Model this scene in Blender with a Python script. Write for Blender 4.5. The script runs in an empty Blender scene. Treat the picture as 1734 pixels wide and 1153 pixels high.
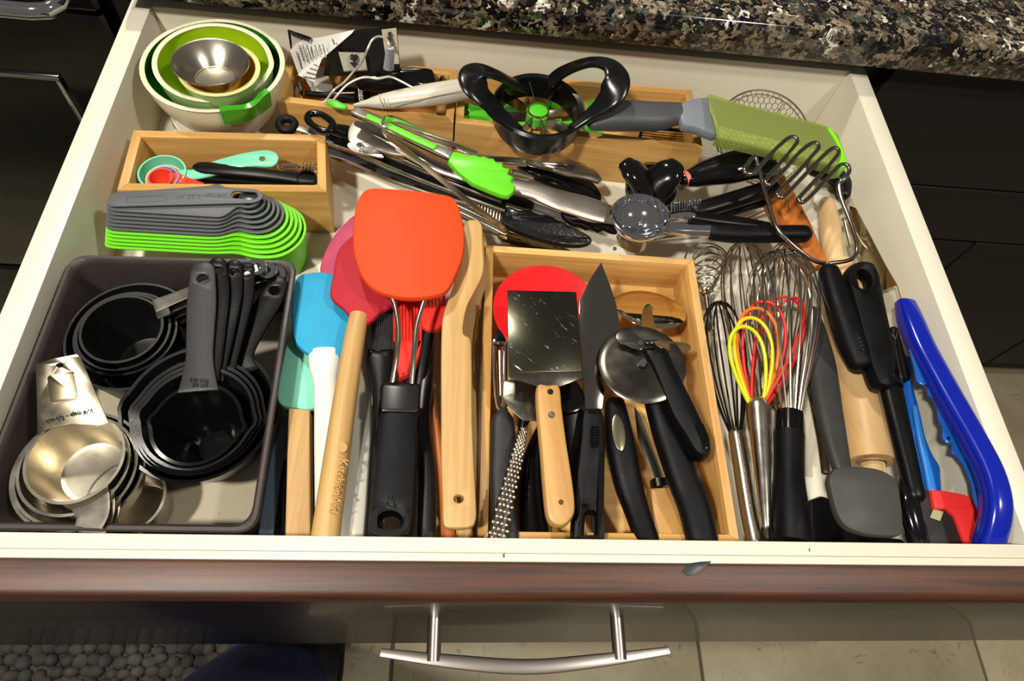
import bpy, math, random
from mathutils import Vector, Matrix
from mathutils.geometry import tessellate_polygon
random.seed(7)
SC = bpy.context.scene
COL = SC.collection

# ---------------------------------------------------------------- camera
FPX, CXP, CYP = 1120.0, 867.0, 576.5
R0 = Vector((0.9933343, -0.01269992, 0.11456733))
R1 = Vector((0.04396196, -0.87704874, -0.47838567))
R2 = Vector((0.10655659, 0.4802335, -0.87064429))
CAM = Vector((0.31743069, -0.1014573, 0.47967195))
cd = bpy.data.cameras.new('camera')
cam = bpy.data.objects.new('camera', cd)
COL.objects.link(cam)
cd.sensor_fit = 'HORIZONTAL'; cd.sensor_width = 36.0; cd.lens = FPX / 1734.0 * 36.0
cd.clip_start = 0.02; cd.clip_end = 30
m = Matrix((R0, -R1, -R2)).transposed().to_4x4()
m.translation = CAM
cam.matrix_world = m
SC.camera = cam

# ---------------------------------------------------------------- world, lights, exposure
W = bpy.data.worlds.new('world'); SC.world = W; W.use_nodes = True
W.node_tree.nodes['Background'].inputs[0].default_value = (1.0, 0.93, 0.84, 1)
W.node_tree.nodes['Background'].inputs[1].default_value = 0.08

def lamp(name, loc, power, rad, col, aim=None):
    l = bpy.data.lights.new(name, 'AREA'); l.shape = 'DISK'; l.size = rad * 2
    l.energy = power; l.color = col
    o = bpy.data.objects.new(name, l); COL.objects.link(o); o.location = loc
    if aim is not None:
        o.rotation_euler = (Vector(aim) - Vector(loc)).to_track_quat('-Z', 'Y').to_euler()
    return o
lamp('ceiling_downlight', (-0.35, -0.42, 1.55), 22, 0.06, (1.0, 0.94, 0.84), (0.4, 0.25, -0.05))
lamp('ceiling_downlight', (-0.15, 1.15, 1.55), 12, 0.06, (1.0, 0.94, 0.83), (0.4, 0.25, -0.05))
lamp('ceiling_downlight', (1.25, -0.15, 1.55), 9, 0.06, (1.0, 0.94, 0.85), (0.4, 0.25, -0.05))
SC.view_settings.view_transform = 'Standard'
SC.view_settings.look = 'None'
SC.view_settings.gamma = 1.0
SC.view_settings.use_curve_mapping = False
SC.view_settings.exposure = 0.6

# ---------------------------------------------------------------- geometry helpers
def ray(px, py):
    a, b = (px - CXP) / FPX, (py - CYP) / FPX
    return R0 * a + R1 * b + R2
def P(px, py, z):
    """world point at height z seen at photo pixel (px, py); used to measure the layout"""
    d = ray(px, py)
    return CAM + d * ((z - CAM.z) / d.z)
def PY(px, py, y):
    d = ray(px, py)
    return CAM + d * ((y - CAM.y) / d.y)
def S(px, py, z):
    d = ray(px, py)
    return (z - CAM.z) / d.z / FPX

def cr(pts, n=5, closed=False):
    """Catmull-Rom through tuples/vectors of any size"""
    pts = [tuple(p) for p in pts]; N = len(pts); out = []
    seg = N if closed else N - 1
    for i in range(seg):
        if closed:
            a, b, c, d = pts[i - 1], pts[i], pts[(i + 1) % N], pts[(i + 2) % N]
        else:
            a = pts[max(i - 1, 0)]; b = pts[i]; c = pts[i + 1]; d = pts[min(i + 2, N - 1)]
        for k in range(n):
            t = k / n
            out.append(tuple(0.5 * (2 * b[j] + (c[j] - a[j]) * t + (2 * a[j] - 5 * b[j] + 4 * c[j] - d[j]) * t * t
                                    + (3 * b[j] - a[j] - 3 * c[j] + d[j]) * t ** 3) for j in range(len(b))))
    if not closed: out.append(pts[-1])
    return out

def rnd(pts, r=3.0, n=3):
    """polygon with each corner rounded by about r units"""
    N = len(pts); out = []
    for i in range(N):
        a, b, c = Vector(pts[i - 1][:2]), Vector(pts[i][:2]), Vector(pts[(i + 1) % N][:2])
        za = pts[i][2] if len(pts[i]) > 2 else None
        da, dc = a - b, c - b
        ra = min(r, da.length * .45); rc = min(r, dc.length * .45)
        p, q = b + da.normalized() * ra, b + dc.normalized() * rc
        for k in range(n + 1):
            t = k / n
            v = p * (1 - t) ** 2 + b * 2 * t * (1 - t) + q * t * t
            out.append((v.x, v.y) if za is None else (v.x, v.y, za))
    return out

def ell(cx, cy, rx, ry, ang=0, n=20):
    a = math.radians(ang); o = []
    for k in range(n):
        t = 2 * math.pi * k / n
        x, y = rx * math.cos(t), ry * math.sin(t)
        o.append((cx + x * math.cos(a) - y * math.sin(a), cy + x * math.sin(a) + y * math.cos(a)))
    return o

def W3(pts, z=0.0):
    """photo pixels (px,py[,z]) to world points"""
    return [P(p[0], p[1], p[2] if len(p) > 2 else z) for p in pts]

class MB:
    def __init__(s): s.v = []; s.f = []
    def add(s, vs, fs):
        o = len(s.v); s.v += [Vector(v) for v in vs]; s.f += [tuple(i + o for i in f) for f in fs]; return s
    def box(s, x0, x1, y0, y1, z0, z1, c=0.0):
        """box with chamfered edges"""
        if c <= 0:
            vs = [(x, y, z) for z in (z0, z1) for y in (y0, y1) for x in (x0, x1)]
            return s.add(vs, [(0, 2, 3, 1), (4, 5, 7, 6), (0, 1, 5, 4), (2, 6, 7, 3), (0, 4, 6, 2), (1, 3, 7, 5)])
        o = [(x0, y0), (x1, y0), (x1, y1), (x0, y1)]
        return s.slabw([Vector((a, b, z1)) for a, b in rnd(o, c, 1)], z1 - z0, c)
    def slabw(s, top, t, r=0.0, holes=(), down=Vector((0, 0, -1))):
        """plate with the outline TOP (world points), thickness t, rounded rims r; holes likewise"""
        down = Vector(down).normalized()
        loops = [list(top)] + [list(h) for h in holes]
        ref = Vector((0, 1, 0)) if abs(down.y) < .8 else Vector((0, 0, 1))
        ux = down.cross(ref).normalized(); uy = ux.cross(down)
        def area(lp):
            return sum((lp[i - 1].dot(ux) * lp[i].dot(uy) - lp[i].dot(ux) * lp[i - 1].dot(uy)) for i in range(len(lp)))
        L = []
        for k, lp in enumerate(loops):
            lp = [Vector(p) for p in lp]
            ccw = area(lp) > 0
            if (k == 0) != ccw: lp = lp[::-1]
            L.append(lp)
        # direction of solid: inward normal of each loop vertex
        def inward(lp):
            out = []
            for i in range(len(lp)):
                e1 = lp[i] - lp[i - 1]; e2 = lp[(i + 1) % len(lp)] - lp[i]
                e1 -= down * e1.dot(down); e2 -= down * e2.dot(down)
                n = (e1.normalized() + e2.normalized())
                if n.length < 1e-6: n = e1
                n = n.normalized(); out.append((-down).cross(n))
            return out
        IN = [inward(lp) for lp in L]
        r = min(r, t * .49)
        # sign: moving the outer loop inwards must shrink it
        def test(lp, inn): return [p + n * 1e-4 for p, n in zip(lp, inn)]
        if abs(area(test(L[0], IN[0]))) > abs(area(L[0])): IN = [[-n for n in a] for a in IN]
        prof = [(r, 0), (.3 * r, .3 * r), (0, r), (0, t - r), (.3 * r, t - .3 * r), (r, t)] if r > 0 else [(0, 0), (0, t)]
        base = len(s.v); starts = []
        for lp, inn in zip(L, IN):
            st = []
            for (off, dep) in prof:
                st.append(len(s.v)); s.v += [p + n * off + down * dep for p, n in zip(lp, inn)]
            starts.append(st)
            n_ = len(lp)
            for a in range(len(prof) - 1):
                for i in range(n_):
                    j = (i + 1) % n_
                    s.f.append((st[a] + i, st[a + 1] + i, st[a + 1] + j, st[a] + j))
        flat = []; idx_t = []; idx_b = []
        for lp, st in zip(L, starts):
            flat.append([Vector((s.v[st[0] + i].dot(ux), s.v[st[0] + i].dot(uy), 0)) for i in range(len(lp))])
            idx_t += [st[0] + i for i in range(len(lp))]; idx_b += [st[-1] + i for i in range(len(lp))]
        for tri in tessellate_polygon(flat):
            a, b, c = (idx_t[i] for i in tri)
            nn = (s.v[b] - s.v[a]).cross(s.v[c] - s.v[a])
            if nn.dot(down) > 0: b, c = c, b; tri = (tri[0], tri[2], tri[1])
            s.f.append((a, b, c)); s.f.append((idx_b[tri[0]], idx_b[tri[2]], idx_b[tri[1]]))
        return s
    def slab(s, px, z, t, r=0.0, holes=()):
        return s.slabw(W3(px, z), t, r, [W3(h, z) if len(h[0]) == 2 else W3(h) for h in holes])
    def tube(s, pts, r, n=6, closed=False, caps=True):
        """round wire along world points; r radius or list"""
        pts = [Vector(p) for p in pts]; N = len(pts)
        rs = r if isinstance(r, (list, tuple)) else [r] * N
        T = []
        for i in range(N):
            a = pts[i - 1] if (i > 0 or closed) else pts[i]
            b = pts[(i + 1) % N] if (i < N - 1 or closed) else pts[i]
            d = b - a; T.append(d.normalized() if d.length > 1e-9 else Vector((0, 0, 1)))
        u = T[0].cross(Vector((0, 0, 1)))
        if u.length < .1: u = T[0].cross(Vector((1, 0, 0)))
        u.normalize(); b0 = len(s.v)
        for i in range(N):
            u = (u - T[i] * u.dot(T[i]))
            u = u.normalized() if u.length > 1e-6 else T[i].orthogonal().normalized()
            w = T[i].cross(u)
            for k in range(n):
                a = 2 * math.pi * k / n
                s.v.append(pts[i] + (u * math.cos(a) + w * math.sin(a)) * rs[i])
        for i in range(N if closed else N - 1):
            j = (i + 1) % N
            for k in range(n):
                l = (k + 1) % n
                s.f.append((b0 + i * n + k, b0 + i * n + l, b0 + j * n + l, b0 + j * n + k))
        if caps and not closed:
            s.f.append(tuple(b0 + k for k in range(n))[::-1]); s.f.append(tuple(b0 + (N - 1) * n + k for k in range(n)))
        return s
    def rodw(s, pts, w, h, e=2.0, n=16, cap=(1, 1), sm=4):
        """handle along world points with widths w and heights h (metres), superellipse section, domed ends"""
        k = len(pts)
        w = w if isinstance(w, (list, tuple)) else [w] * k
        h = h if isinstance(h, (list, tuple)) else [h] * k
        q = [tuple(p) + (w[i], h[i]) for i, p in enumerate(pts)]
        if sm > 1 and k > 1: q = cr(q, sm)
        C = [Vector(a[:3]) for a in q]; ww = [a[3] for a in q]; hh = [a[4] for a in q]
        N = len(C); T = []
        for i in range(N): T.append((C[min(i + 1, N - 1)] - C[max(i - 1, 0)]).normalized())
        rings = []
        def dome(i, sg, amt):
            R_ = min(ww[i], hh[i]) * .5 * amt; o = []
            for a in (75, 50, 25):
                a = math.radians(a)
                o.append((C[i] + T[i] * sg * R_ * math.sin(a), T[i], ww[i] - 2 * R_ * (1 - math.cos(a)), hh[i] - 2 * R_ * (1 - math.cos(a))))
            return o
        if cap[0]: rings += dome(0, -1, cap[0])
        for i in range(N): rings.append((C[i], T[i], ww[i], hh[i]))
        if cap[1]: rings += dome(N - 1, 1, cap[1])[::-1]
        b0 = len(s.v)
        for c, t, a, b in rings:
            sd = t.cross(Vector((0, 0, 1)))
            if sd.length < .05: sd = t.cross(Vector((0, 1, 0)))
            sd.normalize(); up = sd.cross(t)
            for j in range(n):
                th = 2 * math.pi * (j + .5) / n
                cs, sn = math.cos(th), math.sin(th)
                x = math.copysign(abs(cs) ** (2 / e), cs) * a * .5
                y = math.copysign(abs(sn) ** (2 / e), sn) * b * .5
                s.v.append(c + sd * x + up * y)
        M = len(rings)
        for i in range(M - 1):
            for j in range(n):
                l = (j + 1) % n
                s.f.append((b0 + i * n + j, b0 + i * n + l, b0 + (i + 1) * n + l, b0 + (i + 1) * n + j))
        s.f.append(tuple(b0 + j for j in range(n))[::-1]); s.f.append(tuple(b0 + (M - 1) * n + j for j in range(n)))
        return s
    def rod(s, px, w, h=None, e=2.0, n=16, cap=(1, 1), sm=4):
        """same from photo pixels: px list of (px,py,z), w widths in photo pixels, h heights in metres (None = round)"""
        pts = W3(px); k = len(px)
        w = w if isinstance(w, (list, tuple)) else [w] * k
        wm = [w[i] * S(*px[i]) for i in range(k)]
        hm = wm if h is None else h
        return s.rodw(pts, wm, hm, e, n, cap, sm)
    def lathe(s, c, prof, n=40, axis=Vector((0, 0, 1)), closed=False):
        """profile [(radius, height)] turned about axis through c"""
        axis = Vector(axis).normalized(); c = Vector(c)
        u = axis.orthogonal().normalized()
        if abs(axis.z) > .5: u = (Vector((1, 0, 0)) - axis * axis.x).normalized()
        w = axis.cross(u); b0 = len(s.v)
        for (r, h) in prof:
            for k in range(n):
                a = 2 * math.pi * k / n
                s.v.append(c + axis * h + (u * math.cos(a) + w * math.sin(a)) * max(r, 1e-5))
        M = len(prof)
        for i in range(M if closed else M - 1):
            j = (i + 1) % M
            for k in range(n):
                l = (k + 1) % n
                s.f.append((b0 + i * n + k, b0 + i * n + l, b0 + j * n + l, b0 + j * n + k))
        return s
    def ball(s, c, rx, ry=None, rz=None, n=10, m_=6):
        ry = rx if ry is None else ry; rz = rx if rz is None else rz
        c = Vector(c); b0 = len(s.v)
        s.v.append(c + Vector((0, 0, rz)))
        for i in range(1, m_):
            a = math.pi * i / m_
            for k in range(n):
                b = 2 * math.pi * k / n
                s.v.append(c + Vector((rx * math.sin(a) * math.cos(b), ry * math.sin(a) * math.sin(b), rz * math.cos(a))))
        s.v.append(c - Vector((0, 0, rz))); e_ = len(s.v) - 1
        for k in range(n):
            l = (k + 1) % n
            s.f.append((b0, b0 + 1 + k, b0 + 1 + l)); s.f.append((e_, b0 + 1 + (m_ - 2) * n + l, b0 + 1 + (m_ - 2) * n + k))
            for i in range(m_ - 2):
                s.f.append((b0 + 1 + i * n + k, b0 + 1 + (i + 1) * n + k, b0 + 1 + (i + 1) * n + l, b0 + 1 + i * n + l))
        return s

def mesh_obj(name, mb, mat, parent, origin, ang=40):
    me = bpy.data.meshes.new(name)
    me.from_pydata([v - origin for v in mb.v], [], mb.f)
    me.validate(); me.update()
    import bmesh
    bm = bmesh.new(); bm.from_mesh(me); bmesh.ops.recalc_face_normals(bm, faces=bm.faces); bm.to_mesh(me); bm.free()
    me.shade_smooth(); me.set_sharp_from_angle(angle=math.radians(ang))
    me.materials.append(mat)
    o = bpy.data.objects.new(name, me); COL.objects.link(o)
    if parent is not None: o.parent = parent
    return o

ORI = {}
def props(o, label=None, cat=None, group=None, kind=None):
    if label: o['label'] = label
    if cat: o['category'] = cat
    if group: o['group'] = group
    if kind: o['kind'] = kind
    return o
def thing(name, label, cat, at, group=None):
    """Empty at the base of a thing; parts are parented to it"""
    o = bpy.data.objects.new(name, None); COL.objects.link(o)
    o.empty_display_size = .02
    L = Vector(at); o.location = L
    ORI[o.name] = L
    return props(o, label, cat, group)
def part(name, mb, mat, parent, label=None, kind=None, ang=40):
    L = ORI[parent.name]
    o = mesh_obj(name, mb, mat, parent, L, ang)
    ORI[o.name] = L
    return props(o, label, None, None, kind)
def solo(name, label, cat, mb, mat, at=None, group=None, kind=None, ang=40):
    L = Vector(at) if at is not None else sum((v for v in mb.v), Vector()) / len(mb.v)
    o = mesh_obj(name, mb, mat, None, L, ang); o.location = L; ORI[o.name] = L
    return props(o, label, cat, group, kind)

def lettering(txt, p0, p1, z, mat, parent, name='lettering', thick=.0003, squash=1.0, nrm=None, label=None):
    """raised writing whose baseline runs from photo point p0 to p1 on the surface at height z"""
    cu = bpy.data.curves.new(name, 'FONT'); cu.body = txt; cu.extrude = .02; cu.resolution_u = 2
    to = bpy.data.objects.new(name + '_tmp', cu); COL.objects.link(to)
    dg = bpy.context.evaluated_depsgraph_get(); dg.update()
    me = bpy.data.meshes.new_from_object(to.evaluated_get(dg))
    bpy.data.objects.remove(to)
    A = P(*p0, z) if len(p0) == 2 else P(*p0); B = P(*p1, z) if len(p1) == 2 else P(*p1)
    d = B - A; ln = d.length; d.normalize()
    n = Vector((0, 0, 1)) if nrm is None else Vector(nrm)
    up = n.cross(d).normalized(); n = d.cross(up)
    w = max(v.co.x for v in me.vertices) - min(v.co.x for v in me.vertices)
    x0 = min(v.co.x for v in me.vertices); k = ln / w
    L = ORI[parent.name]
    for v in me.vertices:
        v.co = A + d * (v.co.x - x0) * k + up * v.co.y * k * squash + n * (thick if v.co.z > 0 else -thick * .5) - L
    me.materials.clear(); me.materials.append(mat)
    o = bpy.data.objects.new(name, me); COL.objects.link(o); o.parent = parent
    return props(o, label)

# ---------------------------------------------------------------- materials
def lin(c):
    f = lambda x: (x / 255 / 12.92) if x / 255 <= .04045 else ((x / 255 + .055) / 1.055) ** 2.4
    return (f(c[0]), f(c[1]), f(c[2]), 1)
MC = {}
def mat(name, c, rough=.45, metal=0.0, bump=None, var=None, coat=0.0, spec=.5, c2=None, rvar=None, sss=0):
    if name in MC: return MC[name]
    m = bpy.data.materials.new(name); m.use_nodes = True; MC[name] = m
    nt = m.node_tree; b = nt.nodes['Principled BSDF']
    b.inputs['Base Color'].default_value = lin(c); b.inputs['Roughness'].default_value = rough
    b.inputs['Metallic'].default_value = metal; b.inputs['Coat Weight'].default_value = coat
    b.inputs['Coat Roughness'].default_value = .12
    b.inputs['Specular IOR Level'].default_value = spec
    tc = nt.nodes.new('ShaderNodeTexCoord')
    def noise(sc, det=4, rg=.55):
        n = nt.nodes.new('ShaderNodeTexNoise'); n.inputs['Scale'].default_value = sc
        n.inputs['Detail'].default_value = det; n.inputs['Roughness'].default_value = rg
        nt.links.new(tc.outputs['Object'], n.inputs['Vector']); return n
    if var or c2:
        sc, amt = var or (30, .5)
        n = noise(sc); r = nt.nodes.new('ShaderNodeValToRGB')
        r.color_ramp.elements[0].position = .5 - .25 * (1 if c2 else .8); r.color_ramp.elements[1].position = .72
        d = [max(0, x * (1 - amt)) for x in c]
        r.color_ramp.elements[0].color = lin(c2 if c2 else d); r.color_ramp.elements[1].color = lin(c)
        nt.links.new(n.outputs['Fac'], r.inputs[0]); nt.links.new(r.outputs[0], b.inputs['Base Color'])
    if rvar:
        n = noise(rvar[0], 6); mr = nt.nodes.new('ShaderNodeMapRange')
        mr.inputs['From Min'].default_value = .35; mr.inputs['From Max'].default_value = .7
        mr.inputs['To Min'].default_value = rough; mr.inputs['To Max'].default_value = rough + rvar[1]
        nt.links.new(n.outputs['Fac'], mr.inputs['Value']); nt.links.new(mr.outputs[0], b.inputs['Roughness'])
    if bump:
        n = noise(bump[0], 3); bp = nt.nodes.new('ShaderNodeBump'); bp.inputs['Strength'].default_value = bump[1]
        bp.inputs['Distance'].default_value = .0006
        nt.links.new(n.outputs['Fac'], bp.inputs['Height']); nt.links.new(bp.outputs[0], b.inputs['Normal'])
    return m

def wood(name, c1, c2, ang=0.0, rough=.5, fine=1.0, axis='xy', coat=0.0, streak=None):
    """grain running along world direction ang (degrees from +x)"""
    a = round(ang / 5) * 5; key = '%s_%s_%s' % (name, a, axis)
    if key in MC: return MC[key]
    m = bpy.data.materials.new(name); m.use_nodes = True; MC[key] = m
    nt = m.node_tree; b = nt.nodes['Principled BSDF']; b.inputs['Roughness'].default_value = rough
    b.inputs['Coat Weight'].default_value = coat
    tc = nt.nodes.new('ShaderNodeTexCoord')
    m1 = nt.nodes.new('ShaderNodeMapping'); m1.inputs['Rotation'].default_value = (0, 0, math.radians(-a))
    m2 = nt.nodes.new('ShaderNodeMapping'); m2.inputs['Scale'].default_value = (5 * fine, 130 * fine, 130 * fine)
    if axis == 'z': m2.inputs['Scale'].default_value = (5 * fine, 5 * fine, 130 * fine)
    nt.links.new(tc.outputs['Object'], m1.inputs[0]); nt.links.new(m1.outputs[0], m2.inputs[0])
    n = nt.nodes.new('ShaderNodeTexNoise'); n.inputs['Scale'].default_value = 1.0; n.inputs['Detail'].default_value = 5
    n.inputs['Roughness'].default_value = .6; n.inputs['Distortion'].default_value = .3
    nt.links.new(m2.outputs[0], n.inputs['Vector'])
    r = nt.nodes.new('ShaderNodeValToRGB'); e = r.color_ramp.elements
    e[0].position = .32; e[0].color = lin(c2); e[1].position = .62; e[1].color = lin(c1)
    nt.links.new(n.outputs['Fac'], r.inputs[0])
    n2 = nt.nodes.new('ShaderNodeTexNoise'); n2.inputs['Scale'].default_value = .22
    nt.links.new(m2.outputs[0], n2.inputs['Vector'])
    mx = nt.nodes.new('ShaderNodeMixRGB'); mx.blend_type = 'MULTIPLY'; mx.inputs[0].default_value = .5
    r2 = nt.nodes.new('ShaderNodeValToRGB'); r2.color_ramp.elements[0].position = .35; r2.color_ramp.elements[1].position = .65
    s_ = streak or (205, 190, 170)
    r2.color_ramp.elements[0].color = lin(s_); r2.color_ramp.elements[1].color = (1, 1, 1, 1)
    nt.links.new(n2.outputs['Fac'], r2.inputs[0])
    nt.links.new(r.outputs[0], mx.inputs[1]); nt.links.new(r2.outputs[0], mx.inputs[2])
    nt.links.new(mx.outputs[0], b.inputs['Base Color'])
    bp = nt.nodes.new('ShaderNodeBump'); bp.inputs['Strength'].default_value = .25; bp.inputs['Distance'].default_value = .0003
    nt.links.new(n.outputs['Fac'], bp.inputs['Height']); nt.links.new(bp.outputs[0], b.inputs['Normal'])
    return m
def ang2(p, q, z=0):
    a, b = P(p[0], p[1], z), P(q[0], q[1], z); return math.degrees(math.atan2(b.y - a.y, b.x - a.x))

BAM = lambda a=0, ax='xy': wood('bamboo', (218, 174, 104), (196, 144, 76), a, .42, 1, ax)
BEECH = lambda a=0: wood('beech', (206, 170, 110), (186, 146, 88), a, .5, 1.2)
MAPLE = lambda a=0: wood('maple', (206, 162, 98), (188, 138, 74), a, .45, .7)
ORANGEWOOD = lambda a=0: wood('oiled_wood', (206, 122, 48), (166, 84, 28), a, .4, .8)
OLIVEW = lambda a=0: wood('olive_wood', (186, 112, 54), (120, 62, 26), a, .4, .6)
WHITE = mat('white_melamine', (222, 216, 196), .42, var=(8, .03))
BLACK = mat('black_plastic', (6, 6, 6), .34, spec=.25, bump=(900, .12))
GLOSS = mat('glossy_black', (7, 7, 8), .13)
RUBBER = mat('black_rubber', (5, 5, 6), .40, spec=.2, bump=(1400, .3), rvar=(40, .2))
DGREY = mat('dark_grey_plastic', (34, 34, 34), .5, bump=(900, .2), var=(60, .2))
STEEL = mat('stainless_steel', (205, 198, 184), .2, 1, bump=(300, .04), rvar=(30, .15))
CHROME = mat('chrome', (225, 225, 228), .07, 1)
DSTEEL = mat('dark_mirror_steel', (150, 146, 136), .12, 1, rvar=(25, .2))
WIRE = mat('steel_wire', (190, 186, 176), .18, 1)
BRUSH = mat('brushed_nickel', (178, 170, 162), .3, 1)
# ================================================================ SETTING
FL = -0.083                      # drawer bottom
IW, ID = 0.78, 0.5445            # inside width and depth
# kitchen floor: separate tiles over a grout bed
GZ = -0.82
floor = solo('floor', None, None, MB().box(-2.6, 3.2, -2.4, 0.72, GZ - .03, GZ - .004), mat('grout', (86, 78, 62), .8), kind='structure')
TILE = mat('floor_tile', (176, 166, 136), .42, bump=(40, .3), c2=(150, 138, 108), var=(9, .2), rvar=(14, .15))
def tile_material():
    m = TILE; nt = m.node_tree; b = nt.nodes['Principled BSDF']
    tc = nt.nodes.new('ShaderNodeTexCoord'); n = nt.nodes.new('ShaderNodeTexNoise')
    n.inputs['Scale'].default_value = 26; n.inputs['Detail'].default_value = 8; n.inputs['Roughness'].default_value = .75; n.inputs['Distortion'].default_value = 1.4
    r = nt.nodes.new('ShaderNodeValToRGB'); r.color_ramp.elements[0].position = .30; r.color_ramp.elements[0].color = lin((92, 74, 54))
    r.color_ramp.elements[1].position = .42; r.color_ramp.elements[1].color = (1, 1, 1, 1)
    mx = nt.nodes.new('ShaderNodeMixRGB'); mx.blend_type = 'MULTIPLY'; mx.inputs[0].default_value = .7
    src = b.inputs['Base Color'].links[0].from_socket
    nt.links.new(tc.outputs['Object'], n.inputs['Vector']); nt.links.new(n.outputs['Fac'], r.inputs[0])
    nt.links.new(src, mx.inputs[1]); nt.links.new(r.outputs[0], mx.inputs[2]); nt.links.new(mx.outputs[0], b.inputs['Base Color'])
tile_material()
ts = .5605
t0 = None
for i in range(-5, 5):
    for j in range(-4, 1):
        x, y = .2565 + i * ts, .14 + j * ts
        if x > 3: continue
        if t0 is None:
            g = .003
            t0 = part('tile', MB().box(x + g, x + ts - g, y + g, y + ts - g, GZ - .006, GZ, .002), TILE, floor)
            tx, ty = x, y
        else:
            t = t0.copy(); COL.objects.link(t); t.parent = floor; t.location = (x - tx, y - ty, 0)

# pebbled grey rug at the left
RUG = mat('rug_loop', (84, 80, 74), .95, bump=(600, .6), var=(24, .5))
rug = thing('rug', 'grey looped pebble-texture rug on the tiled floor', 'rug', (-.5, -.2, GZ))
part('rug_backing', MB().box(-.95, .10, -.62, .18, GZ, GZ + .008, .004), mat('rug_backing', (70, 66, 60), .95), rug)
mb = MB(); y = -.18; r_ = 0
while y < .17:
    x = -.94 + (r_ % 2) * .011
    while x < .09:
        if x > -.6: mb.ball((x + random.uniform(-.004, .004), y + random.uniform(-.004, .004), GZ + .012), random.uniform(.011, .015), random.uniform(.009, .013), random.uniform(.009, .014), 7, 5)
        x += .0215
    y += .0185; r_ += 1
part('rug_loops', mb, RUG, rug, kind='stuff')

# ---- the open drawer
DW = wood('espresso_wood', (88, 48, 28), (50, 28, 18), 0, .46, 1.5, coat=.0, streak=(150, 120, 100))
cab = thing('base_cabinet', 'dark espresso base cabinet under the granite with its wide top drawer pulled open', 'cabinet', (.9, .6, GZ))
drawer = thing('drawer', 'open white drawer with dark brown wooden front', None, (IW / 2, ID / 2, FL - .016))
drawer.parent = cab; drawer.location = drawer.location - ORI['base_cabinet']
sw = .0215
def wall(x0, x1, y0, y1, z1, name='side_wall', c=.0008):
    return part(name, MB().box(x0, x1, y0, y1, FL - .012, z1, c), WHITE, drawer)
wall(-sw, 0, -.0005, ID + sw, 0)
wall(IW, IW + sw, -.0005, ID + sw, 0)
wall(0, IW, ID, ID + .016, -.0005, 'back_wall')
part('front_wall', MB().box(-sw, IW + sw, -.0145 + .006, .002, FL - .012, 0, .0012), WHITE, drawer)
part('front_wall', MB().box(-sw, IW + sw, -.0142, -.0085, FL - .012, -.0012, .0008), WHITE, drawer)
part('bottom_panel', MB().box(0, IW, .002, ID, FL - .012, FL), WHITE, drawer)
fx0, fx1 = -.14, PY(1716, 1088, -.0405).x
def extrude_x(prof):
    v = [Vector((x, y_, z)) for x in (fx0, fx1) for y_, z in prof]; n = len(prof)
    return MB().add(v, [tuple(range(n)), tuple(range(2 * n - 1, n - 1, -1))] + [(i, (i + 1) % n, n + (i + 1) % n, n + i) for i in range(n)])
front = part('drawer_front', extrude_x([(-.0145, -.007), (-.0400, -.007), (-.0405, -.009), (-.0405, -.352), (-.0385, -.356), (-.0145, -.356)]),
             wood('lacquered_espresso', (36, 25, 18), (22, 15, 11), 0, .38, 1.4, coat=.2), drawer, 'dark lacquered espresso wooden front')  # face colour darkened to stand for the dark floor mirrored in it
part('front_top_edge', extrude_x([(-.0145, -.002), (-.0165, 0), (-.0335, -.0004), (-.0372, -.002), (-.0395, -.005), (-.0400, -.007), (-.0145, -.007)]), DW, drawer, 'reddish brown top edge')
# chipped corner piece of the right end is chamfered in the photograph
# handle: two posts and a bowed bar
hz = -.105
hd = part('handle', MB().rodw([(.281, -.0655, hz), (.34, -.0725, hz), (.398, -.0765, hz), (.455, -.0725, hz), (.516, -.0655, hz)],
     [.0065, .0105, .0115, .0105, .0065], [.004, .0065, .007, .0065, .004], 4, 12, (0, 0), 6), BRUSH, drawer, 'bowed brushed nickel handle bar')
for x in (.3225, .474):
    part('handle_post', MB().tube([(x, -.040, hz), (x, -.072, hz)], .0058, 14), BRUSH, drawer)
# small dark scuff smear on top edge
part('scuff', MB().slab([(1155, 968), (1166, 954), (1185, 951), (1205, 950), (1195, 962), (1180, 972), (1165, 975)], .0006, .0008, .0002), mat('dark_smear', (46, 44, 46), .4), drawer, 'dark grey smear on the wooden top edge')
# paint chips on the rim
for q in ([(852, 937), (854, 936), (854, 944), (851, 943)], [(1370, 928), (1372, 928), (1372, 934), (1370, 933)]):
    part('chip', MB().slab(q, .0004, .0004), mat('chip_brown', (120, 96, 60), .7), drawer)

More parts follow.
